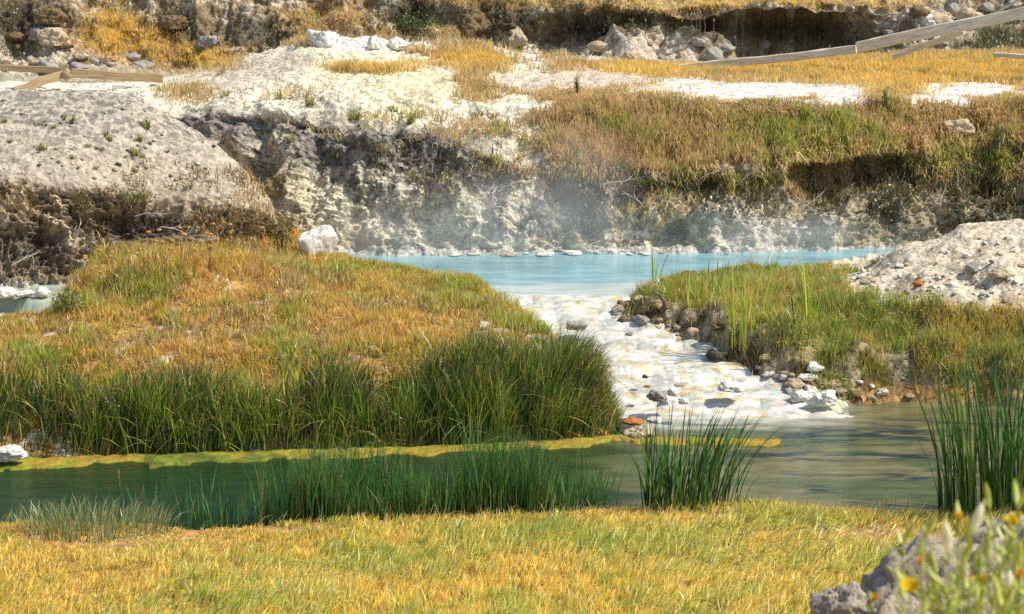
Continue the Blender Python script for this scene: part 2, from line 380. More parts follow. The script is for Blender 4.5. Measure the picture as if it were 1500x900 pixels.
spk = ss(-.06, .06, n_mid*.5+.8*(.27-n_fin)+.7*n_spk)
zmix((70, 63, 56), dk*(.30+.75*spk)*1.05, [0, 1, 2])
zmix((110, 100, 88), .4*ss(.28, .42, n_spk+.5*n_mid), [0, 1]); zmix((150, 140, 124), .7*ss(.02, .2, -n_str*1.2+.2*n_mid), [0, 1])
zmix((150, 128, 82), blobs([(400, 275, 26, 26), (520, 365, 60, 24, .8), (430, 330, 26, 40, .6)], NPX, NPY)*.9, [0, 1])
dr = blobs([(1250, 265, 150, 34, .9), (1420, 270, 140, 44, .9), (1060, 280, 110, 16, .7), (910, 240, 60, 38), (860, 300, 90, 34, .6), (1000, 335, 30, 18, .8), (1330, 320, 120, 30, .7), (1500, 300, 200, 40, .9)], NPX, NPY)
zmix((72, 62, 44), dr*(.4+.6*spk), [0, 1]); zmix((90, 92, 70), dr*ss(.1, .5, n_big)*.8, [1])  # dark rock tones, with the overhang's shade painted into the right face
zmix((205, 198, 185), ss(357, 366, PY), [0, 1])
zmix((150, 126, 82), 1-lf, [2])
zmix((244, 234, 206), dome, [3]); zmix((222, 208, 160), blobs([(620, 120, 90, 40, .7), (500, 100, 90, 30, .6)], NPX, NPY), [2, 3])
zmix((206, 190, 166), blobs([(350, 105, 90, 22), (300, 125, 70, 18), (420, 90, 60, 14)], NPX, NPY)*.9, [2, 3, 4])
zmix((166, 118, 60), blobs([(545, 100, 60, 7, .9), (680, 85, 60, 14), (640, 75, 40, 8), (290, 95, 50, 14, .7), (400, 62, 60, 8, .8), (705, 100, 30, 10)], NPX, NPY), [3, 4])
zmix((206, 166, 96), 1-dome, [3])
zmix((212, 192, 168), blobs([(850, 112, 110, 12), (780, 120, 60, 10), (920, 118, 60, 7)], NPX, NPY), [2, 3])
zmix((236, 226, 206), blobs([(1130, 131, 130, 9), (1000, 124, 60, 7), (1230, 134, 40, 9), (1440, 134, 80, 4), (1250, 148, 24, 6), (1400, 128, 60, 4), (1350, 147, 70, 4)], PX, NPY)*1.2, [2, 3])
zmix((240, 232, 214), blobs([(1110, 134, 165, 14), (1230, 140, 45, 14), (1440, 136, 90, 6), (1370, 146, 60, 7)], PX+10*n_mid, PY+5*n_mid)*1.3, [2, 3]); zmix((222, 202, 178), blobs([(850, 118, 115, 13), (770, 120, 60, 14)], NPX, NPY)*1.2, [2, 3])
zmix((230, 226, 216), blobs([(480, 62, 80, 10), (640, 62, 60, 6), (760, 78, 90, 9), (860, 88, 60, 5)], PX, NPY), [3, 4])
zmix((150, 130, 98), np.ones_like(PX), [5]); zmix((214, 198, 170), ss(-.05, .3, n_mid+.3*n_big), [5])
zmix((206, 192, 168), blobs([(60, 80, 90, 34), (170, 95, 100, 22), (980, 66, 110, 30, 1.2), (1330, 35, 80, 30, .9), (1420, 20, 90, 25, .8), (1460, 60, 50, 20, .6), (1150, 68, 60, 14, .7)], NPX, NPY)*ss(-.5, .1, n_mid), [4, 5])
zmix((52, 44, 32), blobs([(1150, 45, 130, 28), (1040, 38, 60, 20), (850, 40, 60, 30, .9), (740, 30, 60, 24, .8), (600, 15, 50, 20, .9), (30, 30, 50, 40, .9), (260, 45, 30, 40, .8), (380, 45, 50, 20, .8), (900, 25, 80, 14, .8)], NPX, NPY)*ss(-.6, .2, spk), [5])  # dark brown rock; shade of the overhung recess is painted in too
zmix((186, 156, 100), np.ones_like(PX), [6])
zmix((186, 134, 66), blobs([(180, 60, 70, 40, .9), (300, 75, 50, 16, .8), (480, 30, 70, 30, .6)], NPX, NPY), [4, 5])
# ---------------------------------------------------------------- build ground object
Vt = np.stack([GX, GY, GZ], -1).reshape(-1, 3)
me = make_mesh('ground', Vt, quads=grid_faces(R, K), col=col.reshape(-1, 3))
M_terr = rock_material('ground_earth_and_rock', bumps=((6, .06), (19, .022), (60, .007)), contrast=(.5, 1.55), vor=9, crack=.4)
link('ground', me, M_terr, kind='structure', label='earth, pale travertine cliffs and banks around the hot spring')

# ------------------------------------------------------------ left mound (grey pebbly slope with eroded scarp)
def loft(lines, s, n0=None, samp=None):
    Ys, Zs, Zn = [], [], []
    (y0, z0), _, _ = (knots(lines[0][0], s), 0, 0)
    Ys.append(y0[None]); Zs.append(z0[None]); Zn.append([lines[0][2]])
    for lst, n, zn in lines[1:]:
        y1, z1 = knots(lst, s); t = (np.arange(n)+1)[:, None]/n
        Ys.append(y0+(y1-y0)*t); Zs.append(z0+(z1-z0)*t); Zn.append(np.full(n, zn)); y0, z0 = y1, z1
    return np.vstack(Ys), np.vstack(Zs), np.concatenate(Zn)
sm = np.concatenate([-so[::-1][:-4], np.arange(-.285, -.098, .0006)])
MY, MZ, MZn = loft([
    ([(-1500, 0, 31.0, .5), (0, 0, 31.15, .5), (100, 0, 31.5, .5), (200, 0, 32.4, .6), (300, 0, 32.9, .6), (400, 0, 33.5, .6), (440, 0, 33.9, .6), (468, 0, 34.8, .6)], 0, 0),
    ([(-1500, 355, 31.5), (0, 350, 31.8), (100, 345, 32.3), (150, 335, 32.5), (230, 332, 32.8), (280, 332, 33.0), (320, 335, 33.3), (400, 345, 34.0), (440, 385, 34.2), (468, 410, 35)], 90, 0),
    ([(-1500, 262, 32.3), (0, 268, 32.3), (100, 274, 32.5), (200, 292, 33.1), (280, 300, 33.5), (340, 300, 33.7), (400, 318, 34.1), (440, 390, 34.5), (468, 412, 35.1)], 90, 1),
    ([(-1500, 190, 33.4), (0, 190, 33.5), (100, 190, 33.7), (200, 215, 33.9), (300, 235, 34.2), (350, 262, 34.3), (400, 302, 34.4), (440, 394, 34.6), (468, 414, 35.2)], 90, 2),
    ([(-1500, 125, 35), (0, 125, 35), (150, 125, 35.2), (200, 134, 35.2), (240, 156, 35.2), (300, 190, 35), (350, 234, 34.9), (400, 288, 34.9), (425, 350, 34.8), (440, 396, 34.9), (468, 416, 35.3)], 90, 2),
    ([(-1500, 0, 36.4, 3.1), (150, 0, 36.3, 3.0), (300, 0, 36, 2.4), (400, 0, 35.6, 1.4), (468, 0, 35.6, .4)], 20, 3),
    ([(-1500, 0, 38.6, 2.9), (150, 0, 38.2, 2.6), (300, 0, 37.4, 1.2), (400, 0, 36.4, .4), (468, 0, 36, .2)], 16, 3)], sm)
MY = gsm(gsm(MY, 1, 8), 0, 6); MZ = gsm(gsm(MZ, 1, 8), 0, 6); MX = MY*sm[None]
a, b, c2, _ = normals(MX, MY, MZ)
MPX, MPY = proj(MX, MY, MZ)
m_mid = fbm(MX, MY, MZ, 3.2, 4, 161, .6); m_big = fbm(MX, MY, MZ, .9, 3, 131); m_rid = ridged(MX, MY, MZ, 1.8, 5, 141, .6); m_fin = ridged(MX, MY, MZ, 8, 3, 151, .6)
ma = gsm(np.interp(MZn, [0, 1, 2, 3], [1, 1, .10, .3])[:, None]+0*MX, 0, 8)
md = ma*(.22*m_big-.5*(m_rid-.25)-.24*(m_fin-.3)+.06*m_mid)-gsm(blobs([(225, 322, 60, 16, .35), (270, 336, 40, 12, .3), (50, 345, 26, 18, .2)], MPX, MPY), 0, 3)
MX += a*md; MY += b*md; MZ += c2*md
MPX, MPY = proj(MX, MY, MZ)
mc = np.zeros(MX.shape+(3,)); mc[:] = lin((194, 182, 162))
nz2 = MPX+20*m_mid; nz3 = MPY+10*m_big
scarp = ss(250, 285, nz3-.12*np.clip(nz2-80, 0, 400)); scarp = np.maximum(scarp, ss(310, 360, nz2)*ss(230, 270, nz3)*.6)
mc = mix(mc, (170, 160, 146), ss(-.1, .5, m_mid)*.6); mc = mix(mc, (110, 104, 96), ss(.40, .52, m_fin)*.7)
mc = mix(mc, (196, 180, 156), ss(165, 250, nz3)*.5)
mc = mix(mc, (138, 114, 84), scarp*(.75+.4*m_mid)); mc = mix(mc, (206, 188, 158), scarp*ss(.0, .3, m_mid)*.9)
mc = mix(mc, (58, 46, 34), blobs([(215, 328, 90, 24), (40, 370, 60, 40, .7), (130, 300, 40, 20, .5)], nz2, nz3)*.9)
mc = mix(mc, (222, 214, 200), ss(408, 424, MPY))
msurf = dict(X=MX, Y=MY, Z=MZ, PX=MPX, PY=MPY)
me = make_mesh('hillside', np.stack([MX, MY, MZ], -1).reshape(-1, 3), quads=grid_faces(*MX.shape), col=mc.reshape(-1, 3))
link('hillside', me, rock_material('pebbly_earth', bumps=((6, .05), (22, .02), (70, .006)), contrast=(.6, 1.4), vor=14, crack=.0), kind='structure', label='grey pebbly hillside with an eroded brown scarp')

# ------------------------------------------------------------ water
def water_material(name, c_a, c_b, rough, bump, scale, stretch=(1, 3, 1), spec=.5, c_c=None, attr=False):
    m, nt, nd, lk = new_mat(name)
    out = N(nt, 'ShaderNodeOutputMaterial'); p = N(nt, 'ShaderNodeBsdfPrincipled', i_Roughness=rough, i_IOR=1.33)
    p.inputs['Specular IOR Level'].default_value = spec
    g = N(nt, 'ShaderNodeNewGeometry'); mp = N(nt, 'ShaderNodeMapping'); mp.inputs['Scale'].default_value = stretch
    lk.new(g.outputs['Position'], mp.inputs[0])
    n = N(nt, 'ShaderNodeTexNoise', i_Scale=scale*.3, i_Detail=4.0); lk.new(mp.outputs[0], n.inputs[0])
    cr = N(nt, 'ShaderNodeValToRGB'); cr.color_ramp.elements[0].position = .38; cr.color_ramp.elements[1].position = .62
    cr.color_ramp.elements[0].color = (*lin(c_a), 1); cr.color_ramp.elements[1].color = (*lin(c_b), 1)
    lk.new(n.outputs[0], cr.inputs[0]); colo = cr.outputs[0]
    if attr:
        at = N(nt, 'ShaderNodeAttribute', attribute_name='Col')
        vm = N(nt, 'ShaderNodeMix', data_type='RGBA', blend_type='MULTIPLY'); vm.inputs[0].default_value = 1
        lk.new(colo, vm.inputs[6]); lk.new(at.outputs['Color'], vm.inputs[7]); colo = vm.outputs[2]
    lk.new(colo, p.inputs['Base Color'])
    prev = None
    for k, (sc, d) in enumerate(((scale, bump), (scale*3.5, bump*.35))):
        t = N(nt, 'ShaderNodeTexNoise', i_Scale=float(sc), i_Detail=3.0, i_Distortion=.6); lk.new(mp.outputs[0], t.inputs[0])
        bb = N(nt, 'ShaderNodeBump', i_Strength=1.0, i_Distance=d); lk.new(t.outputs[0], bb.inputs['Height'])
        if prev: lk.new(prev.outputs[0], bb.inputs['Normal'])
        prev = bb
    lk.new(prev.outputs[0], p.inputs['Normal']); lk.new(p.outputs[0], out.inputs[0])
    return m
def plane_grid(name, x0, x1, y0, y1, nx_, ny_, zf, colf=None):
    X, Y = np.meshgrid(np.linspace(x0, x1, nx_), np.linspace(y0, y1, ny_)); Z = zf(X, Y)
    return make_mesh(name, np.stack([X, Y, Z], -1).reshape(-1, 3), quads=grid_faces(ny_, nx_), col=None if colf is None else colf(X, Y, Z).reshape(-1, 3))
def stream_col(X, Y, Z):
    px, py = proj(X, Y, Z); n = fbm(X, Y*2.5, 0*X, .8, 4, 201); n2 = fbm(X, Y*4, 0*X, 2.2, 3, 202)
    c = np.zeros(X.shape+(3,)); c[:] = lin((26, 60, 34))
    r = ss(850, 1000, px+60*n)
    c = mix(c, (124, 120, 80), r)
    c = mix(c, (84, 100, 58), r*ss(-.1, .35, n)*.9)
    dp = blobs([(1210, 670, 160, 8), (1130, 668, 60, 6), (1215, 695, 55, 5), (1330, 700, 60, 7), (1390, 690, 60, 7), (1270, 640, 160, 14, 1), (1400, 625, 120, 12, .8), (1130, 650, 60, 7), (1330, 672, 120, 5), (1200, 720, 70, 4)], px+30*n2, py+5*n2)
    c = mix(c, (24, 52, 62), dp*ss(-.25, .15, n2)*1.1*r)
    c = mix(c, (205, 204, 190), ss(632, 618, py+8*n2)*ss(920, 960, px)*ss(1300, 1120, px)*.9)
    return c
me = plane_grid('stream', -26, 26, 20.5, 28.2, 700, 260, lambda X, Y: 0*X, stream_col)
link('stream', me, water_material('stream_water', (205, 205, 205), (255, 255, 255), .10, .016, 6, (1, 3.2, 1), attr=True), kind='structure', label='slow green and brown stream across the foreground')
me = plane_grid('pool', -30, 10.5, 30.55, 37.2, 300, 120, lambda X, Y: .8-.3*ss(31.05, 30.8, Y+.5*fbm(X, Y, 0*X, 1.1, 3, 213)),
                lambda X, Y, Z: mix(mix(np.zeros(X.shape+(3,))+lin((148, 192, 198)), (205, 214, 208), ss(32.3, 31.1, Y+.9*fbm(X, Y*2, 0*X, .8, 3, 211))), (190, 198, 176), ss(-2.6, -4.2, X+.5*fbm(X, Y, 0*X, .8, 3, 212))))
link('hot_spring_pool', me, water_material('milky_blue_water', (222, 226, 228), (255, 255, 255), .12, .008, 4, (1, 3.5, 1), attr=True), kind='structure', label='milky turquoise hot spring pool below the cliff')
# cascade
def casc_h(X, Y):
    n = ridged(X, Y, 0*X, 1.4, 4, 221); n2 = fbm(X, Y*1.6, 0*X, 3.5, 4, 223)
    base = -.3*ss(4.5, 5.1, X+.35*n2)*ss(27.9, 27.3, Y)+np.interp(Y, [26.2, 26.9, 27.6, 28.5, 29.4, 30.3, 30.95, 31.3], [-.02, .03, .2, .37, .52, .68, .78, .79])
    st = .06*np.abs(((Y+.6*n+.15*X) % .9)/.9-.5)
    return base+.0+(.085*(n-.2)+.024*n2+st)*ss(26.3, 27.2, Y)*ss(31.3, 30.6, Y)
def casc_c(X, Y, Z):
    n = fbm(X, Y*2, 0*X, 1.6, 4, 231); n2 = fbm(X, Y*2.2, 0*X, 5, 3, 232)
    n3 = fbm(X*.5, Y*2, 0*X, 9, 3, 233)
    c = np.zeros(X.shape+(3,))+lin((236, 233, 222))
    c = mix(c, (206, 208, 202), ss(-.15, .45, -n+.4*n3)*.9)
    c = mix(c, (222, 200, 128), ss(.30, .55, n2+.5*n)*.75)
    c = mix(c, (240, 238, 230), ss(.2, .5, n3)*.8)
    c = mix(c, (190, 142, 84), ss(.5, .7, n3-.3*n)*.5)
    return c
me = plane_grid('cascade', -1.6, 6.5, 26.3, 31.25, 420, 300, casc_h, casc_c)
link('cascade', me, water_material('milky_cascade_water', (215, 216, 212), (255, 255, 255), .18, .022, 9, (1, 2.0, 1), attr=True), kind='structure', label='white milky cascade over travertine between pool and stream')
# algae mat along the far bank
def algae():
    X, Y = np.meshgrid(np.linspace(-16, 4.2, 900), np.linspace(23.0, 26.6, 120))
    bk = np.interp(X, [p[0] for p in LEFT[:6]]+[3.5, 4.2], [p[1] for p in LEFT[:6]]+[LEFT[5][1]-.15, LEFT[5][1]-.2])
    n = fbm(X, Y, 0*X, 1.3, 4, 241)
    w = np.interp(X, [-16, -6, -2.6, -1, 0, 1.4, 1.9, 2.4, 4.2], [.30, .30, .26, .36, .28, .22, .1, -.3, -.3])*(1+.5*n)
    w = np.interp(X, [1.0, 1.6, 2.6, 3.4, 3.9], [0, .12, .2, .12, -.5])*(X > 1.0)+w*(X < 1.3); w = w+.22*fbm(X, Y, 0*X, 2.6, 4, 244); bk = bk-.12*ss(1, 2, X); w = np.where(Y > bk+.12, -1, w)
    Z = -.06+.085*ss(-.02, .06, w-(bk-Y))*1.0+.012*fbm(X, Y, 0*X, 9, 3, 242); Z = np.where(Y > bk+.12, -.35, Z)
    c = np.zeros(X.shape+(3,))+lin((166, 146, 52)); c = mix(c, (96, 104, 40), ss(-.1, .4, n)); c = mix(c, (170, 120, 56), ss(.2, .5, -n)*.4); c = mix(c, (140, 150, 50), ss(-.2, .3, fbm(X, Y, 0*X, 6, 3, 243))*.6)
    return make_mesh('algae', np.stack([X, Y, Z], -1).reshape(-1, 3), quads=grid_faces(120, 900), col=c.reshape(-1, 3))
link('algae_mat', algae(), rock_material('algae', bumps=((30, .02),), vor=0, contrast=(.6, 1.3)), kind='stuff', label='yellow green algae mat floating along the far bank', cat='algae')

# ------------------------------------------------------------ blades
def blades(P, h, w, lean, bend, colr, segs=2, jit=.0, tipcol=None, rootdark=.6, facing=None, taper=1.0):
    """P (n,3) roots; h heights; w widths; lean (n,2) horizontal offset of tip as fraction of h; bend = extra droop"""
    n = len(P)
    ang = rng.uniform(0, np.pi, n) if facing is None else facing
    dx, dy = np.cos(ang)*w/2, np.sin(ang)*w/2
    nv = 2*segs+1
    V = np.zeros((n, nv, 3), dtype=np.float32); CL_ = np.zeros((n, nv, 3), dtype=np.float32)
    tc = colr if tipcol is None else tipcol
    for k in range(segs+1):
        t = k/segs
        q = t**(1+bend)
        cx = P[:, 0]+lean[:, 0]*h*q; cy = P[:, 1]+lean[:, 1]*h*q
        ll = np.hypot(lean[:, 0], lean[:, 1])
        cz = P[:, 2]+h*t*np.sqrt(np.maximum(.15, 1-(ll*t**bend if bend > 0 else ll)**2*.6)) - (np.maximum(ll-.55, 0)*h*t**3*.9)
        ww = (1-t*.55)**taper if k < segs else 0
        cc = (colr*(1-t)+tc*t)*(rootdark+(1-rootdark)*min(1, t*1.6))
        if k < segs:
            V[:, 2*k, 0] = cx-dx*ww; V[:, 2*k, 1] = cy-dy*ww; V[:, 2*k, 2] = cz
            V[:, 2*k+1, 0] = cx+dx*ww; V[:, 2*k+1, 1] = cy+dy*ww; V[:, 2*k+1, 2] = cz
            CL_[:, 2*k] = cc; CL_[:, 2*k+1] = cc
        else:
            V[:, 2*k, 0] = cx; V[:, 2*k, 1] = cy; V[:, 2*k, 2] = cz; CL_[:, 2*k] = cc
    base = np.arange(n)[:, None]*nv
    Q = [base+np.array([2*k, 2*k+1, 2*k+3, 2*k+2])[None] for k in range(segs-1)]
    Q = np.concatenate(Q) if Q else None
    T = base+np.array([2*segs-2, 2*segs-1, 2*segs])[None]
    return V.reshape(-1, 3), Q, T, CL_.reshape(-1, 3)
def merge(parts):
    V, Q, T, Cc = [], [], [], []; off = 0
    for v, q, t, c in parts:
        V.append(v); Cc.append(c)
        if q is not None: Q.append(q+off)
        if t is not None: T.append(t+off)
        off += len(v)
    return np.concatenate(V), (np.concatenate(Q) if Q else None), (np.concatenate(T) if T else None), np.concatenate(Cc)
def blade_mesh(name, parts):
    V, Q, T, Cc = merge(parts)
    return make_mesh(name, V, quads=Q, tris=T, col=Cc, smooth=True)
def pal(n, cols, wts, var=.15):
    cols = np.array([lin(c) for c in cols]); w = np.array(wts, float)
    if w.ndim == 1: idx = rng.choice(len(cols), n, p=w/w.sum())
    else:
        cw = np.cumsum(w/w.sum(1, keepdims=True), 1); idx = np.minimum((rng.random(n)[:, None] > cw).sum(1), len(cols)-1)
    return cols[idx]*(1+var*rng.standard_normal(n))[:, None].clip(.4, 1.7)
def sample(dens, X, Y, Z, ar, seed=0):
    d = np.clip(dens, 0, None)*ar; d[-1] = 0; d[:, -1] = 0
    n = int(d.sum()); cdf = np.cumsum(d.ravel()); r = np.sort(rng.random(n)*cdf[-1])
    i = np.searchsorted(cdf, r); i = np.minimum(i, d.size-1); a, b = np.unravel_index(i, d.shape)
    a = np.minimum(a, d.shape[0]-2); b = np.minimum(b, d.shape[1]-2)
    u, v = rng.random(n), rng.random(n)
    f = lambda A: A[a, b]*(1-u)*(1-v)+A[a+1, b]*u*(1-v)+A[a, b+1]*(1-u)*v+A[a+1, b+1]*u*v
    return np.stack([f(X), f(Y), f(Z)], -1), a, b
vis = (np.abs(PX-750) < 1150)
vis[:RH] &= (HY > 15.5)
def clumpy(P, f, seed): return fbm(P[:, 0], P[:, 1], P[:, 2]*.5, f, 3, seed)
Sub = lambda A: A[:RH]
def hsample(dens): return sample(dens, GX[:RH], GY[:RH], GZ[:RH], area[:RH])
hv = vis[:RH].astype(float)
hpx, hpy = PX[:RH], PY[:RH]
# --- foreground meadow
edge_n = ss(.0, .25, yn-HY)
far_w = ss(15.5, 17, HY)
nsh = fbm(HX, HY, 0*HX, 1.1, 3, 301)
dens = 2700*ss(-.9, -.1, fbm(HX, HY, 0*HX, 5, 3, 309))*edge_n*(HY < yn)*(1-.88*np.clip(tan*1.2, 0, 1))*hv*(HY > 15.6)*(np.abs(hpx-750) < 900)
P, a_, b_ = hsample(dens); n = len(P)
ppx, ppy = proj(P[:, 0], P[:, 1], P[:, 2]); cl = clumpy(P, 1.2, 302); cl2 = clumpy(P, 4.5, 303)
green = np.clip(.36+.55*cl+.45*cl2+.25*blobs([(1000, 800, 350, 40), (450, 830, 250, 40, .8), (1080, 790, 200, 40)], ppx, ppy)-.35*ss(300, 50, ppx)-.25*ss(780, 755, ppy), .03, .95)
wts = np.stack([(1-green)*1.0, (1-green)*.55, .35+0*green, green*1.0, green*.5], 1)
cc = pal(n, [(255, 226, 108), (248, 206, 98), (255, 244, 176), (206, 208, 84), (140, 164, 60)], wts, .3)
cl3 = clumpy(P, 8, 307); lowd = clumpy(P, .7, 308)
hh = (.075+.07*rng.random(n)+.05*np.clip(cl+.3, 0, 1)+.035*cl2)*(1+.9*np.clip(cl3, 0, 1))*(.55+.45*ss(0, 1.2, near_Y(P[:, 0])-P[:, 1]))*(1-.35*ss(350, 100, ppx))*(1-.5*blobs([(250, 790, 300, 22)], ppx, ppy))
ln = np.stack([.45+.36*rng.standard_normal(n)+.35*lowd+.2*cl2, .32*rng.standard_normal(n)+.2*lowd], 1)
parts = [blades(P, hh.clip(.04), .0085+.007*rng.random(n), ln, .6, cc*1.22, 2, rootdark=.55)]
tall = rng.random(n) < .035
Pt = P[tall]; nt_ = len(Pt)
parts.append(blades(Pt, .16+.14*rng.random(nt_), np.full(nt_, .006), np.stack([.4+.4*rng.standard_normal(nt_), .3*rng.standard_normal(nt_)], 1), .8, pal(nt_, [(246, 224, 150), (228, 190, 104)], [1, 1]), 3))
link('foreground_grass', blade_mesh('foreground_grass', parts), M_grass, kind='stuff', label='golden and green short meadow grass in the foreground', cat='grass')
# --- left meadow
ml = ss(.02, .2, SL)*hv
dens = 2100*ml*(hpy+12*nsh < np.interp(hpx, [0, 40, 100, 420, 500, 1000], [640, 640, 612, 612, 588, 575]))*(1-.85*blobs([(60, 495, 90, 7), (130, 478, 50, 6), (430, 432, 30, 4), (330, 512, 90, 7, .6), (760, 500, 30, 16)], hpx, hpy))*(1-.55*ss(.15, .5, fbm(HX, HY, 0*HX, 2.2, 3, 304)))
dens *= np.where(SL < .45, np.where(hpx > 740, .35, 1), 1)
dens *= ss(-.75, .0, fbm(HX, HY, 0*HX, 3.6, 3, 305))
P, a_, b_ = hsample(dens); n = len(P)
ppx, ppy = proj(P[:, 0], P[:, 1], P[:, 2]); cl = clumpy(P, .9, 311); cl2 = clumpy(P, 3.5, 312)
green = np.clip(.22+.45*cl+.45*cl2+.6*blobs([(670, 425, 90, 22), (770, 475, 60, 36, .9), (550, 396, 160, 8, .9), (60, 530, 60, 14), (420, 525, 100, 14, .6), (300, 570, 400, 18, .6), (700, 525, 200, 14, .4), (110, 450, 40, 14, .8), (200, 415, 90, 30, .2)], ppx, ppy)-.25*blobs([(450, 440, 220, 40), (620, 480, 120, 20)], ppx, ppy), .02, .95)
dry = ss(.05, .5, clumpy(P, 1.7, 313))
wts = np.stack([(1-green)*(1-.6*dry), (1-green)*.7*(1-.6*dry), .16+.4*dry, (.22+.9*dry)*(1-green), green*1.2, green*.8], 1)
cc = pal(n, [(252, 214, 104), (234, 182, 90), (255, 238, 176), (178, 142, 96), (206, 208, 80), (136, 166, 58)], wts)
hh = (.06+.09*rng.random(n)+.09*np.clip(green, 0, 1)+.08*np.clip(cl2, 0, 1))+.16*blobs([(250, 385, 170, 26), (120, 430, 50, 24, .8)], ppx, ppy)*rng.random(n)
hh *= 1-.45*blobs([(600, 395, 130, 14)], ppx, ppy)-.4*ss(95, 40, ppx)*ss(490, 470, ppy)
ln = np.stack([.15+.4*rng.standard_normal(n), .35*rng.standard_normal(n)], 1)
parts = [blades(P, hh, .010+.006*rng.random(n), ln, .6, cc, 2, rootdark=.6)]
link('left_meadow_grass', blade_mesh('left_meadow_grass', parts), M_grass, kind='stuff', label='orange and olive grass covering the left bank meadow', cat='grass')
# --- right meadow
stony = np.clip(mound*1.15, 0, 1)
dens = 1900*ss(-.8, .05, fbm(HX, HY, 0*HX, 3.6, 3, 306))*ss(.05, .3, SR)*hv*(1-stony)*(1-.93*ss(.8, .35, SR)*(hpx < 1180)*(hpx > 850))*(hpy > 360)*(1-.9*blobs([(1140, 555, 80, 20), (1190, 556, 90, 24), (1270, 566, 80, 18), (1350, 580, 120, 13), (1010, 470, 60, 16), (1440, 592, 90, 9)], hpx, hpy))
P, a_, b_ = hsample(dens); n = len(P)
ppx, ppy = proj(P[:, 0], P[:, 1], P[:, 2]); cl = clumpy(P, 1.0, 321); cl2 = clumpy(P, 3.5, 322)
green = np.clip(.48+.45*cl+.5*cl2-.45*blobs([(1150, 540, 110, 26), (1400, 545, 160, 26, .8), (1450, 470, 120, 16, .8), (1280, 430, 40, 12)], ppx, ppy), .05, .97)
dry = ss(.1, .5, clumpy(P, 1.9, 323))
wts = np.stack([(1-green)*1.0, (1-green)*.5+.4*dry, .14+.3*dry, green*1.2, green*.9], 1)
cc = pal(n, [(228, 206, 96), (214, 168, 88), (250, 236, 170), (184, 196, 80), (130, 156, 64)], wts)
hh = (.11+.12*rng.random(n)+.16*np.clip(cl2, 0, 1))*(1-.5*ss(425, 398, ppy))
ln = np.stack([.1+.38*rng.standard_normal(n), .35*rng.standard_normal(n)], 1)
link('right_meadow_grass', blade_mesh('right_meadow_grass', [blades(P, hh, .009+.006*rng.random(n), ln, .6, cc, 2, rootdark=.6)]), M_grass, kind='stuff', label='olive green grass covering the right bank', cat='grass')
# --- terrace grass (cliff top, drape, plateau, far slopes)
def csample(dens): return sample(dens, GX, GY, GZ, area)
z1 = (zone == 1); z2 = (zone == 2); z3 = (zone == 3); z45 = (zone == 4) | (zone == 5); z6 = (zone == 6)
d = np.zeros((R, K))
right = ss(740, 830, NPX)
whitegap = np.clip(1.3*blobs([(1110, 134, 165, 14), (1230, 140, 45, 14), (960, 130, 60, 9), (850, 118, 115, 13), (770, 120, 60, 14), (1440, 136, 90, 6), (1370, 146, 60, 7)], PX+10*n_mid, PY+5*n_mid), 0, 1)
d += z2*ss(730, 830, NPX+110*n_big+40*n_mid)*850*(1-whitegap)
d += z1*ss(295, 235, NPY+12*n_mid)*ss(-.5, .1, n_mid)*right*620*(1-.8*blobs([(905, 235, 34, 26), (1290, 245, 50, 20)], PX, PY))
d += z1*blobs([(1180, 280, 40, 14, .4), (1380, 240, 80, 26, .8), (1480, 240, 60, 26, .8), (950, 300, 60, 26, .3), (1070, 270, 80, 20, .6)], NPX, NPY)*600
d += z3*(1-dome)*(1-whitegap)*700*(1-np.clip(1.2*blobs([(850, 112, 110, 12), (780, 120, 60, 10), (920, 118, 60, 8), (1130, 131, 140, 10), (1000, 124, 70, 8), (1230, 134, 40, 9), (1440, 134, 80, 4), (1400, 128, 60, 4), (760, 78, 90, 9), (860, 88, 60, 6)], NPX, NPY), 0, 1))
d += (z2 | z3)*dome*1200*blobs([(545, 100, 60, 7, .9), (690, 85, 60, 13), (640, 75, 40, 8), (290, 95, 50, 12, .7), (400, 62, 60, 8, .7), (705, 100, 30, 8), (420, 140, 60, 7, .08), (590, 170, 80, 8, .15), (700, 190, 60, 14, .25), (280, 140, 40, 10, .3)], NPX, NPY)
d += z1*dome*320*blobs([(560, 175, 100, 12, .7), (680, 200, 60, 20), (740, 230, 50, 30), (640, 290, 40, 26, .4), (480, 190, 30, 12, .4), (320, 250, 30, 40, .6)], NPX, NPY)
d += z45*900*blobs([(165, 45, 40, 34, .8), (290, 82, 45, 14, .8), (475, 35, 60, 26, .35), (230, 70, 26, 26, .8), (650, 50, 50, 8, .5), (560, 50, 26, 12, .7), (700, 4, 70, 8, .8), (1060, 4, 240, 6, 1), (900, 16, 60, 8, .5), (950, 12, 60, 8, .5)], NPX, NPY)
d += z6*120*ss(-.3, .3, n_big+.6*n_mid)
d *= vis*(np.abs(PX-750) < 1000)*ss(-.9, -.1, n_mid)*(GY < 60)
P, a_, b_ = csample(d*1.9); n = len(P)
ppx, ppy = proj(P[:, 0], P[:, 1], P[:, 2]); cl = clumpy(P, .8, 331); cl2 = clumpy(P, 3., 332); zz = ZONE[a_]
gold = blobs([(1350, 110, 250, 30), (1150, 100, 150, 12), (950, 105, 100, 14), (690, 90, 70, 16), (180, 50, 90, 50), (290, 85, 60, 20), (1060, 8, 260, 10, .8), (560, 98, 80, 10)], ppx, ppy)
grn = np.clip(.10+.5*cl2+.75*blobs([(1160, 195, 140, 36, 1.0), (1300, 235, 50, 16), (1430, 235, 90, 26), (890, 195, 30, 16, .8), (1300, 170, 30, 30, .6), (720, 200, 60, 30, .6), (590, 165, 80, 20, .8), (610, 40, 50, 18), (1070, 265, 90, 14, .7), (960, 255, 60, 12, .5), (660, 290, 50, 30, .9)], ppx, ppy), 0, .95)*(1-.7*gold)
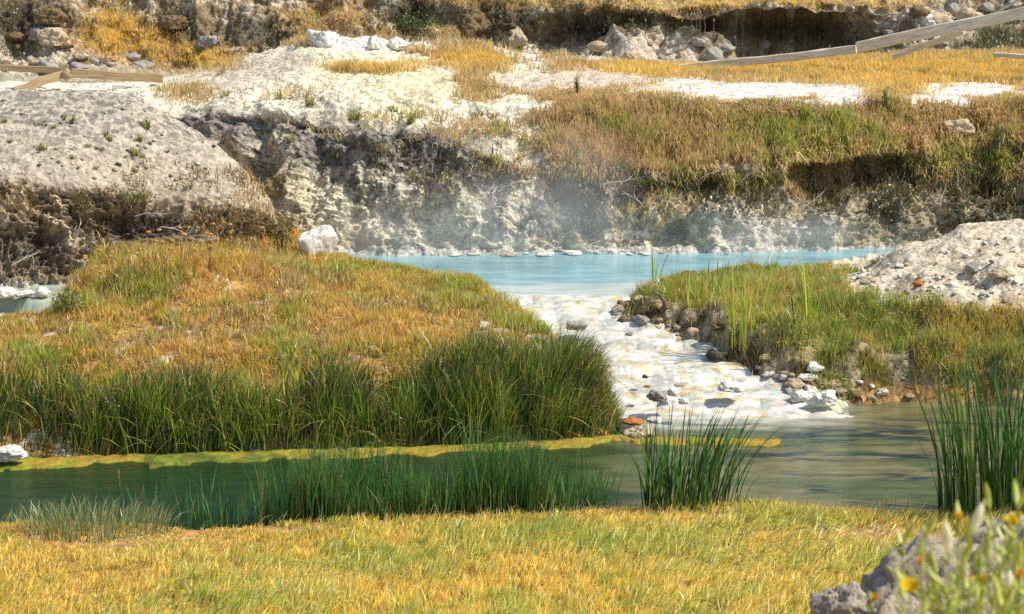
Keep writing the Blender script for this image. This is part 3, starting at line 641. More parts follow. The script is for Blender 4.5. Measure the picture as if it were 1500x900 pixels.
wts = np.stack([gold*1.3+.05, (1-gold)*(1-grn)*.9, (1-gold)*(1-grn)*.75, grn*.9, grn*.45, .1+0*gold], 1)
cc = pal(n, [(255, 220, 120), (240, 210, 156), (206, 170, 118), (200, 198, 96), (130, 146, 62), (250, 234, 184)], wts)
steep = np.clip(1-nz[a_, b_], 0, 1)
hh = (.10+.13*rng.random(n)+.14*np.clip(cl2, 0, 1)+.22*rng.random(n)*blobs([(900, 220, 110, 40), (1040, 220, 90, 36, .8)], ppx, ppy))*np.where(zz == 3, .8, 1)*np.where(zz >= 5, .8, 1)*(1-.65*blobs([(1110, 150, 190, 16), (850, 135, 130, 12), (1400, 140, 110, 9)], ppx, ppy).clip(0, 1))
ln = np.stack([.3*rng.standard_normal(n), -.1-1.0*steep+.3*rng.standard_normal(n)], 1).clip(-1.1, 1.1)
P[:, 2] -= .01
link('terrace_grass', blade_mesh('terrace_grass', [blades(P, hh, .014+.012*rng.random(n), ln, .8, cc, 2, rootdark=.75)]), M_grass, kind='stuff', label='dry tan and gold grass draping the cliff top and terraces', cat='grass')
# --- brush on the cliffs: small twiggy leaf clumps
d = z1*500*blobs([(620, 260, 120, 60, .25), (850, 300, 90, 40, .35), (1080, 300, 120, 24, .4), (1300, 290, 120, 40, .8), (1450, 290, 100, 50, 1), (760, 270, 50, 50, .5), (910, 195, 26, 16, .8)], NPX, NPY)*ss(-.1, .2, n_mid)
d += z45*500*blobs([(620, 30, 60, 24, .8), (820, 40, 70, 30, .6), (740, 30, 40, 26, .4), (30, 40, 50, 40, .5), (930, 30, 60, 20, .5), (260, 30, 30, 26, .5), (380, 50, 60, 24, .25), (1480, 60, 50, 30, .7), (1230, 60, 80, 20, .3)], NPX, NPY)*ss(-.1, .2, n_mid)
P, a_, b_ = csample(d*2.2*vis); n = len(P)
P += rng.normal(0, 1, (n, 3))*np.array([.02, .02, .03]); off = rng.random(n)[:, None]*np.stack([nx[a_, b_], ny[a_, b_], nz[a_, b_]+.4], 1)*.14
cc = pal(n, [(110, 112, 62), (70, 84, 40), (140, 116, 76), (92, 76, 54), (150, 150, 120)], [1, 1, .6, .6, .25], .25)
ln = rng.standard_normal((n, 2))*.6
link('cliff_brush', blade_mesh('cliff_brush', [blades(P+off, .05+.06*rng.random(n), .02+.02*rng.random(n), ln, .2, cc, 2, rootdark=.8, taper=.3)]), M_grass, kind='stuff', label='low dark scrub clinging to the cliff faces', cat='scrub')
# --- brush + tussocks on left mound
MNX, MNY, MNZ, mar = normals(MX, MY, MZ)
d = 560*ss(-.35, .15, m_big)*blobs([(180, 290, 150, 30, 1.0), (250, 245, 60, 12, .9), (340, 270, 70, 50, .7), (350, 330, 70, 30, .8), (130, 330, 40, 40, .5), (400, 340, 30, 40, .8), (20, 300, 60, 20, .3)], nz2, nz3)*ss(-.3, .2, m_mid)
P, a_, b_ = sample(d*1.6, MX, MY, MZ, mar); n = len(P)
cc = pal(n, [(160, 126, 82), (124, 94, 58), (120, 118, 56), (84, 84, 44), (206, 176, 120)], [1.5, .8, .8, .5, 1.0], .3)*1.5
ln = np.stack([.4*rng.standard_normal(n), -.35+.4*rng.standard_normal(n)], 1)
link('hillside_brush', blade_mesh('hillside_brush', [blades(P, .07+.13*rng.random(n), .012+.008*rng.random(n), ln, .6, cc, 2)]), M_grass, kind='stuff', label='brown dry brush on the edge of the left hillside', cat='brush')
# --- far bank sedge belt
dens = 1150*ss(.0, .12, SL)*hv*(hpy+14*nsh > np.interp(hpx, [0, 380, 480, 1000], [592, 592, 560, 545]))*blobs([(250, 640, 190, 40, 1.4), (170, 610, 130, 50, 1.2), (500, 630, 130, 48, 1.3), (690, 610, 140, 56, 1.5), (820, 600, 90, 46, 1.4), (0, 600, 60, 30, .6), (400, 640, 140, 30, .7), (350, 610, 120, 30, .5)], hpx+25*nsh, hpy+8*nsh).clip(0, 1)
P, a_, b_ = hsample(dens); n = len(P)
ppx, ppy = proj(P[:, 0], P[:, 1], P[:, 2]); cl = clumpy(P, 1.6, 341); cl2 = clumpy(P, 4, 342)
lit = np.clip(.20+.5*cl2+.3*ss(600, 670, ppy)+.3*blobs([(380, 640, 60, 60), (740, 640, 200, 26, .6), (890, 620, 30, 50)], ppx, ppy), 0, 1)
wts = np.stack([(1-lit), (1-lit)*.8, lit, .03+.2*lit, .10+.35*blobs([(395, 600, 60, 40), (890, 600, 30, 60)], ppx, ppy)], 1)
wts[:, 4] += .25*np.clip(clumpy(P, 2.6, 345), 0, 1)
cc = pal(n, [(64, 108, 36), (42, 78, 34), (120, 156, 44), (214, 216, 80), (196, 160, 90)], wts, .3)
hh = (.50+.36*rng.random(n)+.42*cl+.28*cl2).clip(.16)*(.84+.18*blobs([(650, 600, 90, 60), (800, 600, 50, 60)], ppx, ppy)-.3*blobs([(895, 620, 40, 60), (570, 600, 26, 60)], ppx, ppy))*np.where(ppy < 560, .8, 1)*(1-.25*blobs([(400, 640, 60, 60)], ppx, ppy))
ln = np.stack([.10+.22*rng.standard_normal(n)+.25*blobs([(860, 600, 60, 60)], ppx, ppy), -.08+.2*rng.standard_normal(n)], 1)
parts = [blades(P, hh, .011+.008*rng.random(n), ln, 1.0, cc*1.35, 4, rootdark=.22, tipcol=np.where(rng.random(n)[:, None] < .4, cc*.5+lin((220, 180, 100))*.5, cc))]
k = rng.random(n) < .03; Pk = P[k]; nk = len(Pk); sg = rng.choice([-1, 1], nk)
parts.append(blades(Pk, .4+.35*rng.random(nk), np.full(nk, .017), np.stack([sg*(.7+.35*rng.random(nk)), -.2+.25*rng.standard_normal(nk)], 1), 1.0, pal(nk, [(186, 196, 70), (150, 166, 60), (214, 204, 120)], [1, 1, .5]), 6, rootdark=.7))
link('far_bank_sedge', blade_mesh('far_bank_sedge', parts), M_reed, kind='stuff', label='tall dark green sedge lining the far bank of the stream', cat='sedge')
# --- near shore rushes standing in the water
xs = rng.uniform(W(190, 770, z=0)[0], W(905, 760, z=0)[0], 60000)
pxs = 750+xs/near_Y(xs)*F/1.02
dn = np.interp(pxs, [180, 260, 330, 400, 450, 520, 600, 760, 830, 860, 900], [.05, .12, .2, .4, .8, 1, 1, 1, .7, .35, .05])*(.75+.5*noise(xs, 0*xs, 0*xs, 2.2, 355))
keep = rng.random(len(xs)) < dn*.15; xs = xs[keep]; n = len(xs)
yy = near_Y(xs)+.02+.75*rng.random(n)**1.3
P = np.stack([xs, yy, np.full(n, -.03)], 1); pxs = 750+xs/yy*F/1.02
hh = np.interp(pxs, [180, 350, 450, 600, 800, 880], [.4, .62, .82, .95, .92, .55])*(.45+.65*rng.random(n))*(1+.35*noise(xs, yy, 0*xs, 1.7, 356))
cc = pal(n, [(48, 116, 54), (34, 86, 48), (84, 146, 60), (150, 150, 80), (96, 128, 60)], [1, 1, .7, .06, .2], .2)
ln = np.stack([.05+.15*rng.standard_normal(n), .10*rng.standard_normal(n)], 1)
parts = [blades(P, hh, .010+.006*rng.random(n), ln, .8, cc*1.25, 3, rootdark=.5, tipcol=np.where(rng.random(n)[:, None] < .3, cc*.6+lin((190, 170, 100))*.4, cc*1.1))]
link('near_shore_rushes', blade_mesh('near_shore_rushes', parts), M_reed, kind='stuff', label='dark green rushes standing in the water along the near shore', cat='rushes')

def ico(sub):
    import bmesh
    bm = bmesh.new(); bmesh.ops.create_icosphere(bm, subdivisions=sub, radius=1)
    bm.verts.ensure_lookup_table(); V = np.array([v.co[:] for v in bm.verts]); T = np.array([[v.index for v in f.verts] for f in bm.faces]); bm.free(); return V, T
ICO = {k: ico(k) for k in (3, 4, 5, 6)}
# ------------------------------------------------------------ ground lookup
gx_f, gy_f, gz_f = GX, GY, GZ
def gz(x, y):
    return float(Hf(np.array([x]), np.array([y]))[0][0])
def on_surface(px, py, rows=None, S=None):
    """closest terrain grid vertex seen at that photo position (front-most)"""
    A, B, X_, Y_, Z_ = (PX, PY, GX, GY, GZ) if S is None else (S['PX'], S['PY'], S['X'], S['Y'], S['Z'])
    d = (A-px)**2+(B-py)**2
    m = d < max(9, d.min()*1.5+4)
    yy = np.where(m, Y_, 1e9); i = np.unravel_index(np.argmin(yy), yy.shape)
    return np.array([X_[i], Y_[i], Z_[i]])

# ------------------------------------------------------------ clumps as things
def clump_parts(n, rad, h, w, spread, cols, wts, segs=4, lean=(0, 0), bend=1.0, root=.6, var=.2):
    r = rad*np.sqrt(rng.random(n)); th = rng.uniform(0, 2*np.pi, n)
    P = np.stack([r*np.cos(th), r*np.sin(th)*.6, np.full(n, -.02)], 1)
    ln = np.stack([lean[0]+spread*(P[:, 0]/rad*.7+.4*rng.standard_normal(n)), lean[1]+spread*(P[:, 1]/rad*.7+.4*rng.standard_normal(n))], 1)
    return blades(P, h*(.55+.5*rng.random(n)), w*(.7+.5*rng.random(n)), ln, bend, pal(n, cols, wts, var), segs, rootdark=root)
GREEN = [(42, 100, 38), (62, 124, 46), (104, 156, 56), (32, 76, 38)]
p = W(1010, 748, z=.05)
me = blade_mesh('rush_clump', [clump_parts(170, .6, 1.3, .026, .40, GREEN, [1, 1, .35, .6], 5, lean=(.14, 0), bend=.8),
                               blades(np.array([[.62, 0, 0], [.7, 0, 0], [.66, .05, 0]]), np.array([.75, .4, .45]), np.array([.02, .014, .012]), np.array([[.62, 0], [.95, 0], [1.0, .1]]), .9, pal(3, [(110, 160, 90), (60, 100, 50)], [1, 1]), 5)])
link('rush_clump', me, M_reed, label='tall dark green rush clump leaning right at the middle of the near shore', cat='rush clump', loc=p)
p = W(1478, 755, z=.05)
me = blade_mesh('rush_clump', [clump_parts(250, .85, 2.0, .030, .26, GREEN, [1, 1, .5, .6], 5, lean=(-.02, 0), bend=.8), clump_parts(30, .9, 1.3, .018, .22, GREEN, [1, 1, .5, .6], 5, lean=(-.14, 0))])
link('rush_clump', me, M_reed, label='tallest dark green rush clump at the right edge of the near shore', cat='rush clump', loc=p)
for px, py, hgt in [(1178, 739, .25), (1307, 742, .4), (1298, 742, .16), (1330, 743, .14)]:
    link('lone_rush', blade_mesh('lone_rush', [blades(np.array([[0, 0, -.03], [.03, 0, -.03]]), np.array([hgt, hgt*.5]), np.array([.013, .01]), np.array([[.02, 0], [.08, 0]]), .5, pal(2, GREEN[:2], [1, 1]), 3)]), M_reed,
         label='short lone green rush stem at the bare right part of the near shore', cat='rush', group='lone rush stems by the shore', loc=W(px, py, z=.04))
p = W(140, 778, z=.1)
me = blade_mesh('grass_tussock', [clump_parts(900, .85, .36, .011, .5, [(176, 184, 122), (140, 156, 92), (214, 204, 160), (96, 124, 70)], [1, 1, .5, .6], 4, lean=(.1, 0))])
link('grass_tussock', me, M_grass, label='pale grey green grass tussock on the near shore at the left', cat='grass tussock', loc=p)
for px, py, hgt, l, lab in [(180, 752, .50, -.08, 'pale seed head rising from the left tussock, taller of the two'), (202, 752, .30, .3, 'short yellow seed head leaning right beside the left tussock')]:
    root = link('seed_stalk', None, label=lab, cat='seed stalk', loc=W(px, py, z=.12))
    link('stem', blade_mesh('stem', [blades(np.array([[0, 0, 0.]]), np.array([hgt]), np.array([.008]), np.array([[l, 0]]), .6, pal(1, [(190, 180, 110)], [1]), 4)]), M_grass, root)
    hd = [blades(np.array([[l*hgt*.75*(.6+.4*q)*1.0, 0, hgt*(.62+.35*q)] for q in np.linspace(0, 1, 14)]), np.full(14, .05), np.full(14, .012), np.stack([np.full(14, l)+.2*rng.standard_normal(14), .2*rng.standard_normal(14)], 1), .3, pal(14, [(226, 196, 130), (216, 160, 90)], [1, 1]), 2)]
    link('seed_head', blade_mesh('seed_head', hd), M_grass, root)
# iris-like leaves on the right bank
CAT = [(178, 204, 66), (214, 214, 84), (132, 172, 56), (226, 184, 96)]
for (px, py, n, rad, h, lab, cols) in [(1082, 508, 16, .12, 1.35, 'tall yellow green cattail leaves nearest the cascade on the right bank', CAT),
                                 (1100, 492, 34, .26, 1.35, 'widest stand of yellow green cattail leaves on the right bank', CAT),
                                 (1190, 478, 18, .10, 1.3, 'yellow green cattail leaves beside two dead stems on the right bank', CAT),
                                 (1025, 447, 26, .32, .75, 'short yellow green cattail leaves near the tip of the right bank', CAT),
                                 (1055, 415, 16, .16, .6, 'dark green rush tuft against the blue pool on the right bank', GREEN),
                                 (962, 412, 8, .05, .78, 'thin lone cattail leaves standing against the blue pool', CAT)]:
    q = on_surface(px, py)
    me = blade_mesh('cattail_leaves', [clump_parts(n, rad*1.3, h+.18, .024, .24, cols, [1, 1, .6, .25], 5, lean=(.02, 0), root=.9)])
    link('cattail_clump', me, M_grass, label=lab, cat='cattail', loc=(q[0], q[1]+.12, q[2]-.2))
for px, py, dx in [(1165, 475, -.12), (1158, 488, -.35)]:
    q = on_surface(px, py)
    link('dead_reed', blade_mesh('dead_reed', [blades(np.array([[0, 0, 0.]]), np.array([.45]), np.array([.03]), np.array([[dx, 0]]), .3, pal(1, [(70, 58, 50)], [1]), 3)]), M_reed,
         label='dark dead broken stem among the cattails on the right bank', cat='dead reed', group='dead stems on the right bank', loc=q)
for px, py, h, l, g in [(870, 600, .95, .42, 0), (885, 605, .8, .65, 0), (860, 560, .5, .1, 0), (845, 545, .45, -.05, 0)]:
    q = on_surface(px, py)
    link('sedge_sprig', blade_mesh('sedge_sprig', [clump_parts(5, .04, h, .012, .2, [(60, 70, 40), (110, 110, 50)], [1, .5], 4, lean=(l, 0))]), M_reed,
         label='thin dark sedge sprig arching over the cascade from the left bank', cat='sedge', group='sedge sprigs over the cascade', loc=q)
# tussocks on pale hillside
protos = [blade_mesh('tuft', [clump_parts(int(rng.integers(25, 70)), rng.uniform(.05, .10), rng.uniform(.10, .2), .013, rng.uniform(.4, .9), [(150, 160, 70), (176, 160, 84), (220, 196, 126), (84, 96, 44)], [1, .8, .4, .6], 3, var=.3)]) for _ in range(7)]
for m_ in protos: m_.materials.append(M_grass)
tp = [(8, 176), (14, 206), (56, 180), (80, 186), (95, 172), (107, 178), (62, 216), (105, 217), (107, 230), (130, 212), (155, 196), (162, 203), (217, 186), (150, 216), (184, 228), (196, 224), (208, 228), (220, 209), (247, 221), (205, 204),
      (168, 246), (140, 246), (198, 250), (274, 272), (36, 266), (115, 244)]
for i, (px, py) in enumerate(tp):
    q = on_surface(px, py, S=msurf); big = (px, py) in ((217, 186), (62, 216))
    link('grass_tuft', protos[i % 7], loc=q, scale=(1.4 if big else .5+.7*rng.random()), rot=(0, 0, rng.uniform(0, 6)), label='small sparse green tuft on the bare grey left hillside', cat='grass tuft', group='tufts on the left hillside')
tp2 = [(470, 145), (455, 152), (520, 170), (575, 160), (600, 178), (430, 205), (500, 205), (650, 260), (665, 298), (720, 168), (700, 165), (610, 262), (560, 220), (640, 305), (590, 300), (410, 142), (330, 138)]
for i, (px, py) in enumerate(tp2):
    q = on_surface(px, py)
    link('grass_tuft', protos[(i*3) % 7], loc=q, scale=1.1+.6*rng.random(), rot=(.4, 0, rng.uniform(0, 6)), label='small green tuft growing on the white central cliff', cat='grass tuft', group='tufts on the central cliff')
# dried flower stalks along the crest of the left meadow
def flower_stalk(h, col):
    st = blades(np.array([[0, 0, 0.], [.02, 0, 0]]), np.array([h, h*.8]), np.array([.012, .01]), np.array([[.06, 0], [.3, 0]]), .6, pal(2, [(150, 124, 70)], [1]), 3, rootdark=.9)
    n = 26; th = rng.uniform(0, 6.28, n); Ph = np.stack([.055*rng.standard_normal(n), .04*rng.standard_normal(n), h+.015*rng.standard_normal(n)-.02], 1); Ph[:, 0] += .04*h/.4
    V, T = ICO[3]; r_ = 1+.35*noise(V[:, 0], V[:, 1], V[:, 2], 3.1, int(h*100)); hv_ = V*r_[:, None]*np.array([.028, .026, .018])+np.array([.03, 0, h])
    return st, (hv_, None, T, pal(len(V), [col, (206, 160, 70), (240, 214, 120)], [1, .6, .3]))
fp = []
for k in range(3):
    st, fl = flower_stalk([.42, .34, .5][k], (224, 172, 74))
    fp.append((blade_mesh('stem', [st]), blade_mesh('flower_head', [fl])))
for a, b in fp: a.materials.append(M_grass); b.materials.append(M_grass)
for k in range(46):
    px = rng.uniform(118, 350); py = np.interp(px, [118, 150, 200, 300, 350], [418, 405, 390, 378, 372])+rng.uniform(-6, 26)
    q = on_surface(px, py); root = link('dried_flower', None, loc=q, scale=.8+.4*rng.random(), rot=(0, .1*rng.standard_normal(), rng.uniform(-.5, .5)), label='dry stalk with a flat yellow flower head on the crest of the left meadow', cat='dried flower', group='dried flowers on the meadow crest')
    a, b = fp[k % 3]; link('stem', a, parent=root); link('flower_head', b, parent=root)
# tiny yellow flowers of the right bank
yf = []
for k in range(2):
    n = 9; th = np.linspace(0, 6.28, n, endpoint=False); h = .22+.06*k
    a = blade_mesh('stem', [blades(np.array([[0, 0, 0.]]), np.array([h]), np.array([.007]), np.array([[.1, 0]]), .5, pal(1, [(120, 130, 60)], [1]), 2)])
    m_ = 2*n; t2 = np.linspace(0, 6.28319, m_, endpoint=False); rr_ = np.where(np.arange(m_) % 2, .024, .012)
    Vb = np.vstack([[.1*h, 0, h], np.stack([.1*h+rr_*np.cos(t2), rr_*np.sin(t2), h+.008+0*t2], 1)]); Tb = np.array([[0, 1+k_, 1+(k_+1) % m_] for k_ in range(m_)])
    b = make_mesh('bloom', Vb, tris=Tb, col=np.tile(lin((255, 206, 30)), (len(Vb), 1)))
    a.materials.append(M_grass); b.materials.append(M_grass); yf.append((a, b))
for px, py in [(1113, 370), (1136, 383), (1105, 380), (1010, 390), (1165, 386), (1133, 446), (1205, 430), (1220, 480), (1238, 480), (1285, 462), (1300, 435), (1325, 447), (1350, 465), (1388, 455), (1140, 512), (1350, 520), (1470, 450), (1224, 395), (970, 415), (985, 420), (960, 428), (925, 425), (1285, 478), (1300, 470), (1258, 440), (1180, 500),
               (640, 425), (655, 430), (600, 425), (665, 460), (745, 455), (700, 445), (575, 410), (565, 425)]:
    q = on_surface(px, py+14); root = link('yellow_flower', None, loc=q, rot=(0, 0, rng.uniform(0, 6)), label='tiny yellow flower on a thin stem rising from the bank grass', cat='flower', group='tiny yellow flowers on the banks')
    a, b = yf[rng.integers(2)]; link('stem', a, parent=root); link('bloom', b, parent=root)

# ------------------------------------------------------------ stones
def rock_verts(sub, seed, planes=11, rough=.12, size=(1, 1, 1), pits=0, flat=.25, sharp=.5):
    V, T = ICO[sub]; r2 = np.random.default_rng(seed)
    Nn = r2.standard_normal((planes, 3)); Nn /= np.linalg.norm(Nn, axis=1, keepdims=True); D = r2.uniform(.62, 1.0, planes)
    dt = V@Nn.T; q = np.where(dt > .05, D/np.maximum(dt, .05), 9)
    r = -np.log(np.exp(-q*45).sum(1)+np.exp(-45*1.15))/45
    P = V*r[:, None]
    x, y, z = P.T
    r3 = rough*(fbm(x, y, z, 1.6, 5, seed, .6)*1.0-.6*(ridged(x, y, z, 2.6, 4, seed+3)-.25))
    if pits: r3 = r3-pits*ss(.35, .75, fbm(x, y, z, 6, 2, seed+9))-pits*.8*ss(.35, .7, fbm(x, y, z, 14, 2, seed+10))
    P = P+V*r3[:, None]
    P = P*np.array(size)
    P[:, 2] = np.maximum(P[:, 2], -size[2]*flat*2)
    return P, T
def rock_mesh(name, *a, mat=None, **k):
    P, T = rock_verts(*a, **k); me = make_mesh(name, P, tris=T, smooth=True); me.materials.append(mat); return me
def stone_mat(name, c, contrast=(.55, 1.25), fine=1.2, bumps=((3.5, .012), (11, .004)), vor=0, spec=.25, rough=.9):
    return rock_material(name, base=tuple(lin(c)), contrast=contrast, fine=fine, bumps=bumps, vor=vor, spec=spec, rough=rough)
S_white = stone_mat('white_travertine', (232, 226, 212)); S_grey = stone_mat('grey_stone', (166, 158, 146)); S_tan = stone_mat('tan_stone', (198, 178, 146))
S_rust = stone_mat('rust_stone', (186, 120, 66)); S_brown = stone_mat('brown_rock', (128, 106, 76), contrast=(.45, 1.35)); S_dark = stone_mat('dark_rock', (96, 88, 76), contrast=(.45, 1.35))
mats = dict(white=S_white, grey=S_grey, tan=S_tan, rust=S_rust, brown=S_brown, dark=S_dark)
rp = {}
def rproto(kind, i):
    if (kind, i) not in rp: rp[kind, i] = rock_mesh('stone', 4, 400+i*7+hash_kind(kind), 8, .34, mat=mats[kind])
    return rp[kind, i]
def hash_kind(k): return sum(map(ord, k))
def stone(px, py, wpx, asp, kind, label, group=None, cat='stone', name='stone', sink=.3, S=None, q=None, hi=False, seed=0):
    if q is None: q = on_surface(px, py, S=S)
    w = wpx/F*math.hypot(q[1], 7-q[2])/2
    if hi: me = rock_mesh(name, 5, seed+500, 12, .10 if seed == 42 else .30, mat=mats[kind])
    else: me = rproto(kind, rng.integers(5))
    return link(name, me, loc=(q[0], q[1]+.0, q[2]+w*asp*(1-sink)-w*asp*.3), scale=(w, w*.85, w*asp), rot=(0, 0, 0 if hi else rng.uniform(-.5, .5)), label=label, cat=cat, group=group)
# right mound stones (one at a time)
g1 = 'stones scattered on the pale right mound'
for i in range(120):
    px = rng.uniform(1225, 1500); py = np.interp(px, [1225, 1300, 1400, 1500], [392, 372, 342, 336])+rng.random()**.8*np.interp(px, [1225, 1300, 1400, 1500], [18, 58, 105, 112])
    kd = rng.choice(['white', 'grey', 'tan'], p=[.45, .25, .3])
    stone(px, py, rng.choice([5, 7, 9, 13], p=[.45, .3, .18, .07]), rng.uniform(.4, .75), kd, 'small pale stone lying on the gravel of the right mound', g1)
stone(1345, 416, 15, .8, 'rust', 'small rust orange stone on the pale right mound')
stone(1396, 418, 22, .5, 'white', 'flat white stone right of the rust orange one')
stone(1330, 428, 17, .6, 'grey', 'grey stone just below the rust orange stone')
stone(1465, 402, 34, .5, 'tan', 'largest tan boulder on the pale right mound', cat='boulder')
stone(1426, 395, 22, .6, 'grey', 'grey boulder left of the largest tan boulder on the mound', cat='boulder')
# bank rocks on the right of the cascade
def path_stones(path, n, sp, wr, kinds, label, group, asp=(.45, .85)):
    pts = np.array(path, float); L = np.r_[0, np.cumsum(np.hypot(*np.diff(pts, axis=0).T))]
    for _ in range(n):
        t = rng.random()*L[-1]; x = np.interp(t, L, pts[:, 0])+rng.normal(0, sp[0]); y = np.interp(t, L, pts[:, 1])+rng.normal(0, sp[1])
        stone(x, y, wr[0]+(wr[1]-wr[0])*rng.random()**2.2, rng.uniform(*asp), rng.choice(kinds), label, group, cat='rock', name='rock', sink=.6)
path_stones([(885, 438), (900, 460), (960, 478), (1010, 500), (1040, 535), (1100, 560)], 80, (14, 8), (7, 24), ['grey', 'tan', 'grey', 'tan', 'brown'], 'rough grey tan rock on the right edge of the cascade', 'rocks edging the cascade')
path_stones([(1060, 550), (1130, 575), (1200, 590), (1240, 598)], 38, (12, 6), (10, 38), ['white', 'grey', 'white', 'tan'], 'white rounded rock at the foot of the cascade on its right', 'white rocks at the cascade foot')
path_stones([(1120, 545), (1200, 560), (1270, 572), (1330, 575)], 44, (22, 9), (7, 28), ['grey', 'tan', 'brown', 'tan', 'white'], 'weathered rock in the eroded bank below the right meadow', 'rocks in the right bank')
path_stones([(700, 488), (750, 500), (800, 510), (815, 520)], 22, (8, 6), (10, 36), ['tan', 'white', 'grey'], 'pale rock at the tip of the left bank beside the cascade', 'pale rocks on the left bank tip', (.3, .6))
path_stones([(1400, 590), (1250, 600)], 14, (30, 3), (5, 14), ['brown', 'grey', 'rust'], 'small wet stone at the waterline below the right bank', 'stones at the right waterline')
big = [(1050, 470, 70, .35, 'brown'), (1000, 478, 44, .4, 'grey')]
for (px, py, w, a, kd, lab) in [(762, 429, 44, .18, 'white', 'flat white rock breaking the surface at the pool outlet'), (818, 437, 36, .4, 'tan', 'tan topped rock at the lip of the cascade'), (845, 480, 38, .4, 'grey', 'low grey brown rock in the middle of the cascade'),
                                (921, 490, 12, .6, 'grey', 'small grey stone under the right bank in the cascade'), (965, 583, 30, .7, 'grey', 'block of grey rock low in the cascade'), (985, 578, 18, .9, 'white', 'blue white stone leaning on the grey block in the cascade'),
                                (1003, 590, 20, .5, 'white', 'white stone right of the grey block in the cascade'), (995, 565, 16, .4, 'tan', 'yellowish flat stone in the lower cascade'), (945, 553, 9, .7, 'brown', 'tiny brown stone in the lower cascade, upper'), (948, 567, 10, .5, 'rust', 'tiny rust stone in the lower cascade'),
                                (940, 640, 44, .75, 'tan', 'round mossy tan rock behind the rush clump where the cascade meets the stream'), (925, 620, 30, .4, 'rust', 'flat rust stained rock at the left foot of the cascade'), (960, 618, 24, .4, 'white', 'white stone beside the rust stained rock at the cascade foot'),
                                (1072, 570, 40, .4, 'white', 'broad smooth white rock at the lower right of the cascade'), (1207, 590, 44, .65, 'white', 'largest white boulder at the right end of the cascade foot'), (1170, 585, 30, .8, 'white', 'upright white boulder left of the largest one at the cascade foot'),
                                (1050, 523, 34, .6, 'dark', 'dark rough rock jutting into the cascade from the right bank'), (1055, 478, 30, .6, 'brown', 'brown rock under a curved dark snag on the right bank')]:
    q = on_surface(px, py); 
    if 'cascade' in lab or 'pool' in lab:
        zq = max(q[2], float(casc_h(np.array([q[0]]), np.array([q[1]]))[0]) if 26.3 < q[1] < 31.2 else q[2]); q = W(px, py, z=zq)
    stone(px, py, w, a, kd, lab, q=q, hi=True, seed=int(px), sink=.45)
# white ledge rocks at the foot of the cliff
for i in range(20):
    px = rng.uniform(560, 1290); q = W(px, np.interp(px, [500, 1000, 1290], [376, 373, 363])+rng.uniform(-6, 1), z=.81)
    stone(px, 370, rng.choice([8, 12, 18, 28]), rng.uniform(.14, .36), rng.choice(['white', 'tan', 'grey', 'white']), 'low pale crusted ledge rock along the waterline below the cliff', 'white ledge rocks at the pool edge', q=q, cat='ledge rock', name='ledge_rock')
for i in range(12):
    px = rng.uniform(-10, 84); q = W(px, 433, z=.84)
    stone(px, 430, rng.uniform(14, 34), rng.uniform(.4, .7), 'white', 'white rock at the edge of the small water on the far left', 'white rocks by the small left water', q=q, cat='rock', name='rock')
stone(463, 385, 60, 1.15, 'white', 'smooth white rounded rock pillar beside the steaming edge of the pool', q=W(464, 388, Y=33.6), hi=True, seed=42, cat='boulder', name='boulder', sink=-.1)
for i in range(70):
    px = rng.uniform(0, 330); py = rng.uniform(np.interp(px, [0, 150, 240, 330], [130, 134, 168, 222]), np.interp(px, [0, 200, 330], [255, 262, 275]))
    stone(px, py, rng.choice([3.5, 5, 7, 9], p=[.4, .3, .2, .1]), rng.uniform(.5, .8), rng.choice(['dark', 'grey', 'white', 'tan']), 'small pebble lying on the bare slope of the left hillside', 'pebbles on the left hillside', cat='pebble', name='pebble', S=msurf)
for (lst, lb, gp) in (([(10, 95), (30, 70), (52, 88), (95, 66), (118, 78), (140, 88), (165, 92), (190, 84), (70, 100), (210, 98), (20, 52), (120, 98), (60, 48), (185, 66)], 'pale angular rock on the slope behind the left rail', 'pale rocks behind the left rail'),
                      ([(880, 70), (905, 52), (925, 78), (950, 60), (968, 84), (1000, 78), (1025, 62), (1045, 80), (1065, 72), (890, 88), (1120, 70)], 'angular tan rock at the foot of the far bank left of the long rail', 'tan rocks below the far bank'),
                      ([(1310, 28), (1330, 40), (1345, 18), (1375, 30), (1395, 14), (1420, 24), (1445, 10), (1480, 8), (1290, 50), (1410, 70), (1385, 66)], 'pale rock on the far bank above the long rail', 'pale rocks above the long rail')):
    for px, py in lst: stone(px, py, rng.uniform(14, 40), rng.uniform(.45, .8), rng.choice(['tan', 'grey', 'tan', 'grey', 'brown']), lb, gp, cat='rock', name='rock', sink=.85)
stone(12, 672, 46, .6, 'white', 'pale rock at the waterline on the far left of the far bank', q=W(12, 672, z=.1), hi=True, seed=77)
